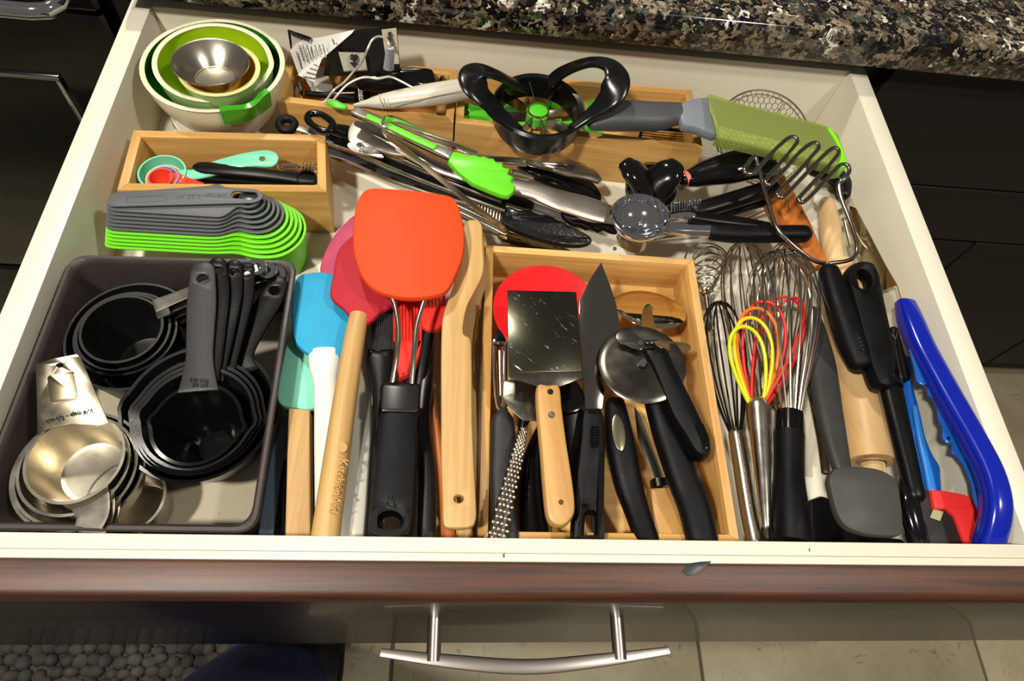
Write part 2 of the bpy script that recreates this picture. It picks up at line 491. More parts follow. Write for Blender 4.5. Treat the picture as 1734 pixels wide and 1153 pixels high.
# ---- countertop
def granite():
    m = bpy.data.materials.new('granite'); m.use_nodes = True; nt = m.node_tree; b = nt.nodes['Principled BSDF']
    b.inputs['Roughness'].default_value = .12; b.inputs['Coat Weight'].default_value = .3; b.inputs['Coat Roughness'].default_value = .05
    tc = nt.nodes.new('ShaderNodeTexCoord')
    n0 = nt.nodes.new('ShaderNodeTexNoise'); n0.inputs['Scale'].default_value = 110; n0.inputs['Detail'].default_value = 3
    nt.links.new(tc.outputs['Object'], n0.inputs['Vector'])
    mxv = nt.nodes.new('ShaderNodeMixRGB'); mxv.inputs[0].default_value = .035; nt.links.new(tc.outputs['Object'], mxv.inputs[1]); nt.links.new(n0.outputs['Color'], mxv.inputs[2])
    v = nt.nodes.new('ShaderNodeTexVoronoi'); v.inputs['Scale'].default_value = 125; nt.links.new(mxv.outputs[0], v.inputs['Vector'])
    sp = nt.nodes.new('ShaderNodeSeparateColor'); nt.links.new(v.outputs['Color'], sp.inputs[0])
    r = nt.nodes.new('ShaderNodeValToRGB'); r.color_ramp.interpolation = 'CONSTANT'
    cols = [(0, (10, 11, 12)), (.25, (52, 48, 40)), (.40, (120, 108, 88)), (.53, (20, 20, 20)), (.64, (142, 130, 108)), (.76, (96, 80, 62)), (.88, (70, 72, 66)), (.975, (222, 216, 204))]
    e = r.color_ramp.elements; e[0].position = 0; e[0].color = lin(cols[0][1]); e[1].position = cols[1][0]; e[1].color = lin(cols[1][1])
    for p_, c_ in cols[2:]:
        x = e.new(p_); x.color = lin(c_)
    nt.links.new(sp.outputs[0], r.inputs[0])
    n = nt.nodes.new('ShaderNodeTexNoise'); n.inputs['Scale'].default_value = 220; n.inputs['Detail'].default_value = 5; n.inputs['Roughness'].default_value = .7
    nt.links.new(tc.outputs['Object'], n.inputs['Vector'])
    r2 = nt.nodes.new('ShaderNodeValToRGB'); r2.color_ramp.elements[0].position = .38; r2.color_ramp.elements[0].color = (.06, .06, .06, 1)
    r2.color_ramp.elements[1].position = .50; r2.color_ramp.elements[1].color = (1, 1, 1, 1)
    nt.links.new(n.outputs['Fac'], r2.inputs[0])
    mx = nt.nodes.new('ShaderNodeMixRGB'); mx.blend_type = 'MULTIPLY'; mx.inputs[0].default_value = .85
    nt.links.new(r.outputs[0], mx.inputs[1]); nt.links.new(r2.outputs[0], mx.inputs[2]); nt.links.new(mx.outputs[0], b.inputs['Base Color'])
    return m
pf = [(.5300, .020), (.5262, .0215), (.5245, .026), (.5245, .052), (.527, .058), (.532, .061), (1.15, .061), (1.15, .020)]
x0, x1 = -.02, 2.2
v = [Vector((x, y_, z)) for x in (x0, x1) for y_, z in pf]; n = len(pf)
fs = [tuple(range(n)), tuple(range(2 * n - 1, n - 1, -1))] + [(i, (i + 1) % n, n + (i + 1) % n, n + i) for i in range(n)]
v = [Vector((x - .0, y_, z)) for x, y_, z in v]
ct = solo('countertop', 'speckled brown and black granite countertop above the drawer', 'countertop', MB().add(v, fs), granite())

# ---- base cabinet around and right of the drawer
CAB = wood('dark_cabinet', (20, 12, 9), (10, 7, 5), 0, .55, .8)
CABI = mat('cabinet_inside', (96, 88, 66), .6)
part('carcass', MB().box(-.05, 2.2, .60, 1.12, -.72, .02).box(-.05, -.032, .566, .60, -.72, .02).box(.812, .832, .566, .60, -.72, .02), CAB, cab)
part('top_rail', MB().box(-.03, .812, .5665, .60, .004, .02), CABI, cab, 'olive-grey rail just behind the open drawer')
part('plinth', MB().box(-.05, 2.2, .63, .66, GZ, -.72), CAB, cab)
def facia(x0, x1, z0, z1, name='cabinet_door'):
    p = part(name, MB().box(x0, x1, .546, .566, z0, z1, .002), CAB, cab)
    return p
facia(.836, 1.52, -.176, .012, 'small_drawer'); facia(.836, 1.52, -.293, -.180, 'small_drawer')
facia(.836, 1.176, -.70, -.298); facia(1.180, 1.52, -.70, -.298)
facia(1.526, 2.19, -.176, .012, 'small_drawer'); facia(1.526, 2.19, -.70, -.180)
facia(-.02, .80, -.70, -.37, 'small_drawer')

# ---- black appliance at the left
BG = mat('black_glass', (5, 5, 6), .08, coat=.5)
ap = thing('built_in_oven', 'black glass built-in oven with chrome trim left of the drawer', 'oven', (-.45, .75, GZ))
part('body', MB().box(-.85, -.056, .575, 1.1, GZ, .05), mat('oven_body', (9, 9, 9), .4), ap)
part('control_panel', MB().box(-.85, -.06, .552, .575, -.02, .05, .004), BG, ap)
dr = part('oven_door', MB().box(-.85, -.06, .552, .575, -.52, -.024, .004), BG, ap)
part('chrome_trim', MB().box(-.80, -.142, .546, .5525, -.113, -.108, .001).box(-.147, -.142, .546, .5525, -.34, -.113, .001), CHROME, dr)
part('window_panel', MB().box(-.80, -.147, .5485, .5525, -.34, -.113, .001), mat('smoked_glass', (12, 12, 8), .3), dr)
part('lower_drawer', MB().box(-.85, -.06, .552, .575, GZ + .08, -.526, .004), BG, ap)
hx = PY(90, 22, .508)
part('handle', MB().tube([(-.80, .508, hx.z), (hx.x - .02, .508, hx.z), (hx.x - .006, .511, hx.z), (hx.x, .52, hx.z), (hx.x, .553, hx.z)], .009, 12), CHROME, ap, 'chrome handle bar')

# ---- the person's leg in front of the drawer (blue trousers, black shoe)
NAVY = mat('navy_fleece', (30, 40, 104), .95, bump=(500, .8), var=(60, .3))
def blob(name, rings, mat_, parent=None, n=18):
    """closed skin through elliptical rings (centre, rx, ry)"""
    q = [tuple(c) + (a, b_) for c, a, b_ in rings]; q = cr(q, 4)
    mb = MB(); b0 = 0
    for t in q:
        for k in range(n):
            a = 2 * math.pi * k / n
            mb.v.append(Vector((t[0] + t[3] * math.cos(a), t[1] + t[4] * math.sin(a), t[2])))
    M = len(q)
    for i in range(M - 1):
        for k in range(n):
            l = (k + 1) % n
            mb.f.append((i * n + k, i * n + l, (i + 1) * n + l, (i + 1) * n + k))
    mb.f.append(tuple(range(n))[::-1]); mb.f.append(tuple((M - 1) * n + k for k in range(n)))
    return mb
# ================================================================ LEG
leg = thing('person', 'person in blue fleece trousers and black shoe standing at the drawer', 'person', (.08, -.1, GZ))
lg = blob('leg', [((0.065, -.10, GZ + .03), .05, .05), ((0.065, -.10, GZ + .10), .045, .05), ((0.070, -.13, GZ + .30), .055, .055), ((0.085, -.18, GZ + .48), .06, .06), ((0.105, -.25, GZ + .70), .07, .075), ((0.120, -.31, GZ + .84), .08, .09)], None)
part('trousers', blob('t', [((0.055, -.085, GZ + .05), .105, .085), ((0.058, -.09, GZ + .12), .098, .078), ((0.065, -.125, GZ + .30), .088, .075), ((0.080, -.175, GZ + .48), .092, .085), ((0.105, -.25, GZ + .70), .105, .10), ((0.120, -.31, GZ + .86), .12, .12)], None), NAVY, leg, 'blue fleece trouser leg')
part('leg', lg, mat('skin', (190, 140, 112), .5), leg)
sh = MB()
sh.slabw([Vector((x, y, GZ + .05)) for x, y in rnd([(.045, -.16), (.14, -.17), (.178, -.08), (.175, .03), (.125, .09), (.06, .07), (.035, -.02)], .03, 3)], .05, .018)
part('shoe', sh, RUBBER, leg, 'black shoe')

# ================================================================ HELPERS FOR KITCHEN THINGS
def cup_profile(rt, rb, h, w=.0012, fil=.006, lip=0.0):
    """closed double-wall profile of an open vessel standing on z=0"""
    f = min(fil, rb * .6)
    return [(0, 0), (rb - f, 0), (rb - f * .3, f * .15), (rb, f * .7), (rt, h - w * .3), (rt + lip, h), (rt - w, h), (rt - w - lip * .2, h - w),
            (rb - w, f * .7 + w), (rb - f * .3 - w, f * .15 + w), (rb - f - w * .5, w), (0, w)]

def bamboo_box(name, label, corners, ztop, h=.063, t=.0085, wm=BAM, group='bamboo organiser boxes'):
    Q = W3(corners, ztop)
    for q in Q: q.y = max(q.y, .0028)
    cen = sum(Q, Vector()) / 4
    bx = thing(name, label, 'box', (cen.x, cen.y, ztop - h), group)
    Q = [q + (cen - q).normalized() * .0006 for q in Q]
    I = []
    for i in range(4):
        a, b, c = Q[i - 1], Q[i], Q[(i + 1) % 4]
        d1 = (b - a).normalized(); d2 = (c - b).normalized()
        I.append(b + (d2 - d1) * t / max(.2, abs(d1.x * d2.y - d1.y * d2.x)))
    for i in range(4):
        j = (i + 1) % 4
        d = Q[j] - Q[i]; an = math.degrees(math.atan2(d.y, d.x))
        if an > 90: an -= 180
        if an <= -90: an += 180
        part('side_board', MB().slabw([Q[i], Q[j], I[j], I[i]], h, .0008), wm(an), bx)
    d = Q[1] - Q[0]; an = math.degrees(math.atan2(d.y, d.x))
    part('base_board', MB().slabw([i_ - Vector((0, 0, h - .006)) for i_ in I], .005, 0), wm(an), bx)
    return bx

# ================================================================ NESTED BOWLS
PALE = mat('pale_ceramic', (214, 208, 188), .3)
plat = None
for k, (z0, r_) in enumerate([(FL, .0500), (FL + .0062, .0475), (FL + .0124, .0445)]):
    c = P(372, 190, FL); c.z = z0
    solo('small_plate', ['bottom pale plate in the short stack under the bowls', 'middle pale plate in the short stack under the bowls', 'top pale plate directly under the green bowl'][k], 'plate',
         MB().lathe(c, [(0, 0), (r_ * .7, 0), (r_, .0050), (r_ + .0005, .0058), (r_ - .001, .0062), (r_ * .7, .0014), (0, .0014)]), PALE, c, 'pale plates under the bowls')

def mixing_bowl(label, c, R, H, rb, outer, inner, rim, spout=None, spm=None, notch=None, tilt=(0, 0), name='mixing_bowl', w=.0028, sa=.008):
    """outer shell, inner glaze and rim as parts"""
    ax = Vector((tilt[0], tilt[1], 1)).normalized()
    b = thing(name, label, 'bowl', c, 'nested mixing bowls')
    def rr(h): return rb + (R - rb) * math.sin(min(1, h / H) * math.pi / 2) ** .85
    hs = [H * i / 9 for i in range(10)]
    def sh(mb):
        for v in mb.v:
            d = v - c; hh = d.dot(ax); rad = (d - ax * hh)
            a = math.degrees(math.atan2(rad.y, rad.x))
            if spout is not None:
                da = (a - spout + 180) % 360 - 180
                f = max(0, 1 - abs(da) / 17)
                if f > 0:
                    f = f * f * (3 - 2 * f); s_ = (hh / H) ** 3
                    v += rad.normalized() * (sa * f * s_) + ax * (.4 * sa * f * s_)
        return mb
    part('outer_shell', sh(MB().lathe(c, [(0, 0), (rb * .9, 0)] + [(rr(h), h) for h in hs] + [(rr(h) - w * .5, h) for h in hs[::-1]] + [(0, w * .5)], 56, ax)), outer, b)
    part('glazed_inside', sh(MB().lathe(c, [(rr(h) - w * .5, h) for h in hs] + [(rr(h) - w, h) for h in hs[::-1]] + [(0, w)], 56, ax)), inner, b)
    part('rim', sh(MB().lathe(c, [(R + .0004, H - .001), (R + .0012, H + .0006), (R - w * .4, H + .0016), (R - w - .0008, H + .0004), (R - w, H - .001)], 56, ax, True)), rim, b)
    if spout is not None and spm:
        sp = MB(); nn = 12; hs2 = [.74, .83, .92, 1.02]
        for i in range(nn + 1):
            a = math.radians(spout - 22 + 44 * i / nn)
            u = Vector((math.cos(a), math.sin(a), 0))
            for q in hs2: sp.v.append(c + ax * (q * H + .0005) + u * (rr(min(1, q) * H) + .0022))
            sp.v.append(c + ax * (H + .0026) + u * (R - w - .001))
        for i in range(nn):
            for j in range(4):
                sp.f.append((i * 5 + j, i * 5 + 5 + j, i * 5 + 6 + j, i * 5 + 1 + j))
        part('pouring_spout', sh(sp), spm, b, 'bright green glazed pouring spout')
    return b
CREAM = mat('cream_glaze', (224, 218, 186), .28)
GRN = mat('dark_green_glaze', (44, 128, 22), .22, var=(22, .5), c2=(12, 70, 14))
GRNB = mat('bright_green_glaze', (66, 156, 34), .25)
LIME = mat('lime_glaze', (172, 202, 28), .25, var=(30, .2), c2=(138, 176, 16))
PGRN = mat('pale_green_glaze', (146, 178, 108), .3)
YEL = mat('yellow_glaze', (236, 186, 62), .3)
YRIM = mat('pale_yellow_glaze', (232, 222, 150), .3)
c = P(361, 106, .0045); c.z = FL + .0190
mixing_bowl('largest mixing bowl of the nest, cream outside, dark green inside, green spout', c, .0672, .067, .036, CREAM, GRN, CREAM, spout=-52, spm=GRNB)
c = P(358, 101, .012); c.z = FL + .030
mixing_bowl('lime green mixing bowl with pale rim, second of the nest', c, .0545, .064, .028, PGRN, LIME, CREAM, spout=2, tilt=(.03, -.02), sa=.0015)
c = P(371, 116, .020); c.z = -.024
mixing_bowl('small yellow mixing bowl, third of the nest, under the steel cup', c, .0365, .043, .018, PGRN, YEL, YRIM)
c = P(355, 106, .030); c.z = .010
sc_ = thing('sauce_cup', 'conical stainless steel sauce cup resting on top of the nested bowls', 'cup', c)
pc = [(0, 0), (.0185, 0), (.0195, .001), (.0333, .0195), (.0346, .0200), (.0346, .0208), (.0329, .0204), (.0188, .0022), (.018, .0014), (0, .0012)]
part('cup_body', MB().lathe(c, pc, 48, Vector((.04, .05, 1))), mat('brushed_steel', (196, 188, 172), .24, 1, bump=(200, .05)), sc_)
part('base_ring', MB().lathe(c + Vector((0, 0, .0016)), [(.0178, 0), (.0182, .0006), (.0172, .0006)], 40, Vector((.04, .05, 1)), True), STEEL, sc_)

# ================================================================ BAMBOO BOXES
bamboo_box('bamboo_box', 'small bamboo box at the left holding measuring spoons', [(225, 220), (552, 228), (554, 325), (197, 322)], -.020)
bamboo_box('bamboo_box', 'bamboo box at the back left holding leaflets and a coiled wire', [(487, 90), (776, 118), (769, 208), (468, 171)], -.020)
bamboo_box('bamboo_box', 'bamboo box at the back right, under the black apple corer', [(777, 118), (1172, 152), (1192, 254), (770, 208)], -.020)
bamboo_box('bamboo_box', 'large square bamboo box at the front holding the pizza cutters', [(822, 414), (1175, 438), (1254, 922), (809, 917)], -.034, h=.0485, t=.0075)

# ================================================================ LEFT BAMBOO BOX CONTENTS
MINT = mat('mint_plastic', (112, 200, 164), .4)
mc = thing('measuring_cup', 'mint green measuring cup with holed handle in the left bamboo box', 'measuring cup', P(272, 292, -.066))
c = P(272, 291, -.026); c.z = -.050; c.x = max(c.x, .0260 + .0225)
part('cup', MB().lathe(c, cup_profile(.0215, .0175, .024, .0016), 40), MINT, mc)
part('handle', MB().slab(cr([(300, 289, -.0265), (308, 286, -.027), (330, 286, -.028), (351, 276, -.027), (393, 263, -.025), (441, 254, -.022), (463, 256, -.021), (472, 267, -.021), (460, 281, -.022), (417, 281, -.025), (360, 296, -.029), (330, 302, -.029), (308, 301, -.0275)], 3, True), -.03, .0028, .001, [[(p[0], p[1], -.0222) for p in ell(444, 268, 5, 4.2, 0, 12)]]), MINT, mc)
for (lab, col, cx_, cy_, r_, z_, hd_) in [
    ('yellow round measuring spoon nested inside the mint cup', (216, 196, 96), 277, 300, .0165, -.0470, None),
    ('lilac measuring spoon nested under the red one', (150, 140, 196), 275, 299, .0140, -.0430, None)]:
    c = P(cx_, cy_, z_ + .020); c.z = z_
    solo('measuring_spoon', lab, 'measuring spoon', MB().lathe(c, cup_profile(r_, r_ * .55, .019, .0012), 32), mat('nest_' + lab[:6], col, .4), c, 'coloured measuring spoons')
CORAL = mat('coral_red_plastic', (214, 58, 34), .4)
sp = thing('measuring_spoon', 'coral red measuring spoon lying on top of the mint cup', 'measuring spoon', P(268, 300, -.047), 'coloured measuring spoons')
c = P(272, 300, -.022); c.z = -.035
part('bowl', MB().lathe(c, cup_profile(.0112, .005, .013, .0013), 28), CORAL, sp)
part('handle', MB().slab([(286, 292, -.0225), (302, 292, -.024), (322, 301, -.028), (345, 309, -.033), (345, 318, -.033), (318, 311, -.028), (298, 309, -.025), (286, 309, -.0225)], -.024, .002, .0007), CORAL, sp)
OR = mat('orange_plastic', (236, 148, 60), .45)
solo('measuring_spoon', 'orange measuring spoon flat against the front board of the left box', 'measuring spoon', MB().slab(rnd([(252, 316), (275, 311), (330, 313), (368, 316), (368, 324), (254, 324)], 4), -.036, .004, .0012), OR, None, 'coloured measuring spoons')
for k, (lab, q, z_) in enumerate([
    ('black measuring spoon, topmost of three in the left bamboo box', [(325, 282), (332, 275), (345, 273), (370, 275), (420, 281), (470, 288), (509, 292), (536, 297), (536, 308), (510, 309), (470, 303), (420, 298), (368, 293), (338, 290)], -.026),
    ('black measuring spoon, middle of three in the left bamboo box', [(304, 294), (312, 291), (360, 294), (440, 301), (515, 308), (518, 315), (470, 314), (380, 305), (312, 299)], -.032),
    ('black measuring spoon, lowest of three in the left bamboo box', [(299, 300), (308, 297), (360, 301), (440, 308), (500, 314), (520, 320), (470, 322), (380, 314), (312, 306)], -.037)]):
    bs = thing('measuring_spoon', lab, 'measuring spoon', P(420, 295, z_ - .006), 'black measuring spoons')
    part('handle', MB().slab(cr(q, 3, True), z_, .0035, .0014), BLACK, bs)
    c = P(520, 304 + 2 * k, z_ - .002); c.z = z_ - .012
    part('bowl', MB().lathe(c, cup_profile(.0095 - .001 * k, .006, .013, .0012), 24), GLOSS, bs)
cl = MB().tube([P(x, y, -.040) for x, y in rnd([(469, 279), (505, 279), (509, 290), (473, 291)], 6, 4)], .0012, 8, True)
cl.tube([P(x, y, -.037) for x, y in rnd([(476, 281), (501, 281), (504, 287), (479, 288)], 5, 4)], .0009, 8, True)
solo('carabiner_clip', 'small chrome carabiner clip in the left bamboo box', 'clip', cl, CHROME)
for k in range(4):
    cx_ = 512 + k * 6.5
    rg = MB().tube([P(cx_, 285, -.043) + Vector((.0022 * math.cos(a), .004 * math.cos(a), .0055 * math.sin(a))) * 1.2 for a in [2 * math.pi * i / 16 for i in range(16)]], .0009, 6, True)
    solo('split_ring', ['leftmost of four small chrome rings beside the carabiner', 'second from left of four small chrome rings', 'third from left of four small chrome rings', 'rightmost of four small chrome rings beside the carabiner'][k], 'ring', rg, CHROME, None, 'chrome rings in the left box')

# ================================================================ GREY AND GREEN NESTED MEASURING SET
GR = mat('grey_measure_plastic', (84, 86, 88), .5, bump=(900, .15))
LG = mat('lime_measure_plastic', (112, 212, 22), .45)
ordn = ['topmost', 'second', 'third', 'fourth', 'fifth', 'sixth', 'seventh']
bc0 = P(417, 330, .004)
for k in range(12):
    z = .004 - .0035 * k
    rb = .0085 + .0023 * k
    hw = .0080 + .00115 * k
    bx, by = bc0.x + .0012 * k, bc0.y - .0006 * k
    xl = P(180, 340, .004).x - .0012 * k
    hy = P(250, 341, .004).y - .0003 * k
    w = rb * (1.0 if k else .9)
    xn = bx - rb * 1.15 - .005 if k else bx - .012
    # outline in world coordinates
    ol = [(xl + .004, hy - hw), (xn, hy - hw), (bx - rb * .72, by - w * .86), (bx - rb * .15, by - w * 1.02), (bx + rb * .5, by - w * .92), (bx + rb * .93, by - w * .45),
          (bx + rb * 1.02, by + w * .1), (bx + rb * .8, by + w * .65), (bx + rb * .2, by + w * 1.0), (bx - rb * .5, by + w * .9), (xn, hy + hw), (xl + .004, hy + hw), (xl, hy + hw - .005), (xl, hy - hw + .005)]
    if k == 0:
        ol = [(xl + .004, hy - hw), (bx + .010, by - .0078), (bx + .016, by), (bx + .010, by + .0075), (bx - .02, by + .0075), (bx - .024, by + .0105), (bx - .029, by + .0105), (bx - .033, by + .0078), (xl + .004, hy + hw), (xl, hy + hw - .005), (xl, hy - hw + .005)]
    ol = rnd(ol, .006 + .0006 * k, 4)
    top = [Vector((x, y, z)) for x, y in ol]
    hr = rb - .0028
    if k == 0: hole = [Vector((bx + x, by + y, z)) for x, y in rnd([(-.0125, -.0042), (.0095, -.0042), (.0095, .0042), (-.0125, .0042)], .004, 4)]
    else: hole = [Vector((bx + hr * math.cos(a), by + hr * .96 * math.sin(a), z)) for a in [2 * math.pi * i / 28 for i in range(28)]]
    grey = k < 7
    lab = '%s %s measuring scoop in the nested stack left of the tray' % (ordn[k] + (' grey' if grey else ''), '') if grey else '%s lime green measuring scoop of the nested stack, counted from above' % ordn[k - 7]
    if grey: lab = '%s grey measuring scoop of the nested stack, counted from above' % ordn[k]
    m_ = GR if grey else LG
    t_ = thing('measuring_scoop', lab, 'measuring scoop', (bx, by, z - .01), 'nested grey and green measuring scoops')
    part('handle', MB().slabw(top, .0020, .0007, [hole]), m_, t_)
    if k == 0: part('bowl', MB().slabw([p + Vector((0, 0, -.0035)) for p in hole], .0012, .0004), mat('dark_recess_grey', (40, 42, 46), .18), t_)
    else:
        dp = .0035 + (.045 if k == 11 else .002)
        wl = [Vector((bx + (hr + .001) * math.cos(a), by + (hr + .001) * .96 * math.sin(a), z - .0005)) for a in [2 * math.pi * i / 28 for i in range(28)]]
        if k == 11:
            part('bowl', MB().lathe(Vector((bx, by, FL + .001)), cup_profile(hr + .0015, hr * .88, z - FL - .003, .0015), 36), m_, t_)
        else:
            part('bowl', MB().slabw(wl, dp, .0003, [[(p - Vector((bx, by, 0))) * .93 + Vector((bx, by, 0)) + Vector((0, 0, (z - .0005) * .07)) for p in wl]]), m_, t_)
    if k == 0:
        lettering('1/4 tsp  1.25 ml', (382, 327), (300, 331), z, mat('grey_engraving', (62, 64, 66), .6), t_, thick=.00015)
        part('embossed_frame', MB().tube([P(x, y, z + .0001) for x, y in rnd([(214, 334), (280, 331), (281, 340), (214, 343)], 5, 4)], .00035, 5, True), GR, t_)

# ================================================================ DARK BAKING TRAY
TRAY = mat('tray_coating', (56, 48, 46), .42, bump=(700, .25), rvar=(60, .15))
tr = thing('baking_tray', 'dark grey-brown rectangular baking tray holding the measuring cups', 'tray', (.10, .12, FL))
zt = -.010
oc = [P(137, 431, zt), P(504, 441, zt), P(432, 912, zt), P(-45, 900, zt)]
oc[3].x = .0035; oc[2].y = .0055; oc[3].y = .0055; oc[0].x = .0065
def quad_ring(Q, ins, z):
    cen = sum(Q, Vector()) / 4
    q = []
    for p in Q: q.append((p.x + math.copysign(ins, cen.x - p.x), p.y + math.copysign(ins, cen.y - p.y)))
    return [Vector((x, y, z)) for x, y in rnd(q, .014, 5)]
rings = [quad_ring(oc, i_, z_) for i_, z_ in [(.0105, FL + .001), (.0015 + .004, zt - .006), (.0008, zt - .0035), (0, zt - .0015), (.001, zt + .0005), (.0035, zt + .0005), (.0048, zt - .001), (.0062, zt - .004), (.0125, FL + .004)]]
mb = MB(); n = len(rings[0])
for r_ in rings: mb.v += r_
for i in range(len(rings) - 1):
    for k in range(n):
        l = (k + 1) % n
        mb.f.append((i * n + k, i * n + l, (i + 1) * n + l, (i + 1) * n + k))
part('tray_wall', mb, TRAY, tr)
part('tray_bottom', MB().slabw([v for v in quad_ring(oc, .0118, FL + .0045)], .0034, .0004), mat('tray_floor', (176, 166, 142), .38, rvar=(12, .2)), tr, 'beige tray bottom with small bumps')  # bottom plate in a paler beige than the tray wall
mb = MB()
for i in range(9):
    for j in range(12):
        x, y = .022 + i * .0175 + random.uniform(-.0015, .0015), .018 + j * .0175
        mb.ball((x, y, FL + .0045), .0011, .0008, .0005, 6, 4)
part('bump', mb, mat('tray_bump', (176, 166, 142), .35), tr, kind='stuff')

# ---- black cups with steel handles (left nest)
def flat_handle(pts, wpx, h=.0018, e=6, n=12, cap=(1, 1)):
    return MB().rod(pts, wpx, [h] * len(pts), e, n, cap)
nest = [((206, 556), .0305, -.010, 'smallest, innermost'), ((209, 560), .0350, -.015, 'second smallest'), ((213, 563), .0385, -.020, 'third smallest'), ((222, 566), .0500, -.028, 'largest, outermost')]
hpaths = [[(262, 518, -.009), (300, 503, -.007), (360, 478, -.003), (405, 462, .000), (435, 452, .001), (447, 462, .001)],
          [(268, 528, -.014), (310, 512, -.012), (380, 480, -.010), (430, 462, -.007), (452, 458, -.005)],
          [(276, 535, -.019), (320, 520, -.018), (400, 485, -.016), (455, 466, -.012), (468, 464, -.011)],
          [(290, 545, -.027), (340, 522, -.026), (420, 490, -.022), (470, 472, -.018), (478, 468, -.017)]]
for k, (cc, r_, z_, w_) in enumerate(nest):
    c = P(cc[0], cc[1], z_); base = FL + .006 + .0024 * (3 - k); H = z_ - base; c.z = base
    t_ = thing('measuring_cup', w_ + ' black measuring cup with steel handle in the left nest', 'measuring cup', c, 'black cups with steel handles')
    part('cup', MB().lathe(c, cup_profile(r_, r_ * .84, H, .0014, .005, .0006), 48), mat('matte_black', (13, 13, 13), .42), t_)
    hp = hpaths[k][:5] if k else hpaths[k][:5]
    part('handle', flat_handle(hp, [26, 22, 18, 19, 20], .0012), STEEL if k == 0 else DSTEEL, t_, 'flat steel handle with a ring end')
    if k == 0:
        part('handle_socket', MB().slab(rnd([(257, 511, -.0085), (279, 502, -.0075), (290, 531, -.0085), (266, 540, -.009)], 3), -.008, .003, .0008), DGREY, t_)
    e_ = hp[-1]
    part('hanging_ring', MB().lathe(P(*e_), [(.0032, -.001), (.0075, -.001), (.0080, 0), (.0075, .0012), (.0032, .0012)], 20, (0.1, -.2, 1), True), CHROME, t_)

# ---- black measuring cups with long handles (right nest)
def spout_ring(c, R, z, notch, ang0):
    """rim radius with two small pouring lips"""
    o = []
    for i in range(56):
        a = 2 * math.pi * i / 56
        r_ = R
        for s_ in (ang0, ang0 + math.pi):
            d = abs((a - s_ + math.pi) % (2 * math.pi) - math.pi)
            if d < .22: r_ += notch * (1 - d / .22)
        o.append(Vector((c.x + r_ * math.cos(a), c.y + r_ * math.sin(a), z)))
    return o
BK2 = mat('satin_black', (16, 16, 17), .28, bump=(700, .08))
MG = mat('charcoal_handle', (32, 32, 33), .45, bump=(1000, .25))
def lip_cup(c, R, rb, H, w=.0013):
    mb = MB(); n = 56
    prof = [(rb / R * .8, 0, 0), (rb / R, .003, 0), (1, H, 1), (1 + .0012 / R, H + .0006, 1), (1 - w / R, H, 1), (rb / R - w / R, .004, 0), (rb / R * .8, .0016, 0)]
    for (k, h, nn) in prof:
        for q in spout_ring(c, R * k, c.z + h, .0035 * nn, math.radians(-3)): mb.v.append(q)
    for i in range(len(prof) - 1):
        for k in range(n):
            l = (k + 1) % n; mb.f.append((i * n + k, i * n + l, (i + 1) * n + l, (i + 1) * n + k))
    mb.f.append(tuple(range(n))[::-1]); mb.f.append(tuple((len(prof) - 1) * n + k for k in range(n)))
    return mb
nest2 = [((333, 717), .0315, -.004, 'smallest', 'topmost', [(335, 662, -.003), (337, 610, .000), (339, 560, .003), (341, 510, .007), (343, 458, .012)], [66, 46, 46, 48, 40]),
         ((334, 706), .0400, -.006, 'second smallest', 'second', [(360, 645, -.005), (363, 605, -.003), (368, 550, .000), (372, 495, .004), (368, 447, .010)], [20, 26, 30, 32, 30]),
         ((335, 704), .0432, -.009, 'middle', 'third', [(368, 645, -.008), (376, 600, -.006), (386, 550, -.003), (395, 498, .000), (396, 450, .006)], [20, 24, 27, 29, 28]),
         ((336, 702), .0468, -.013, 'second largest', 'fourth', [(385, 640, -.012), (392, 600, -.010), (404, 550, -.007), (415, 500, -.003), (418, 454, .003)], [20, 24, 26, 27, 26]),
         ((337, 696), .0560, -.020, 'largest', 'lowest', [(415, 632, -.019), (408, 600, -.018), (430, 550, -.016), (455, 510, -.013), (469, 480, -.010)], [46, 40, 42, 42, 36])]
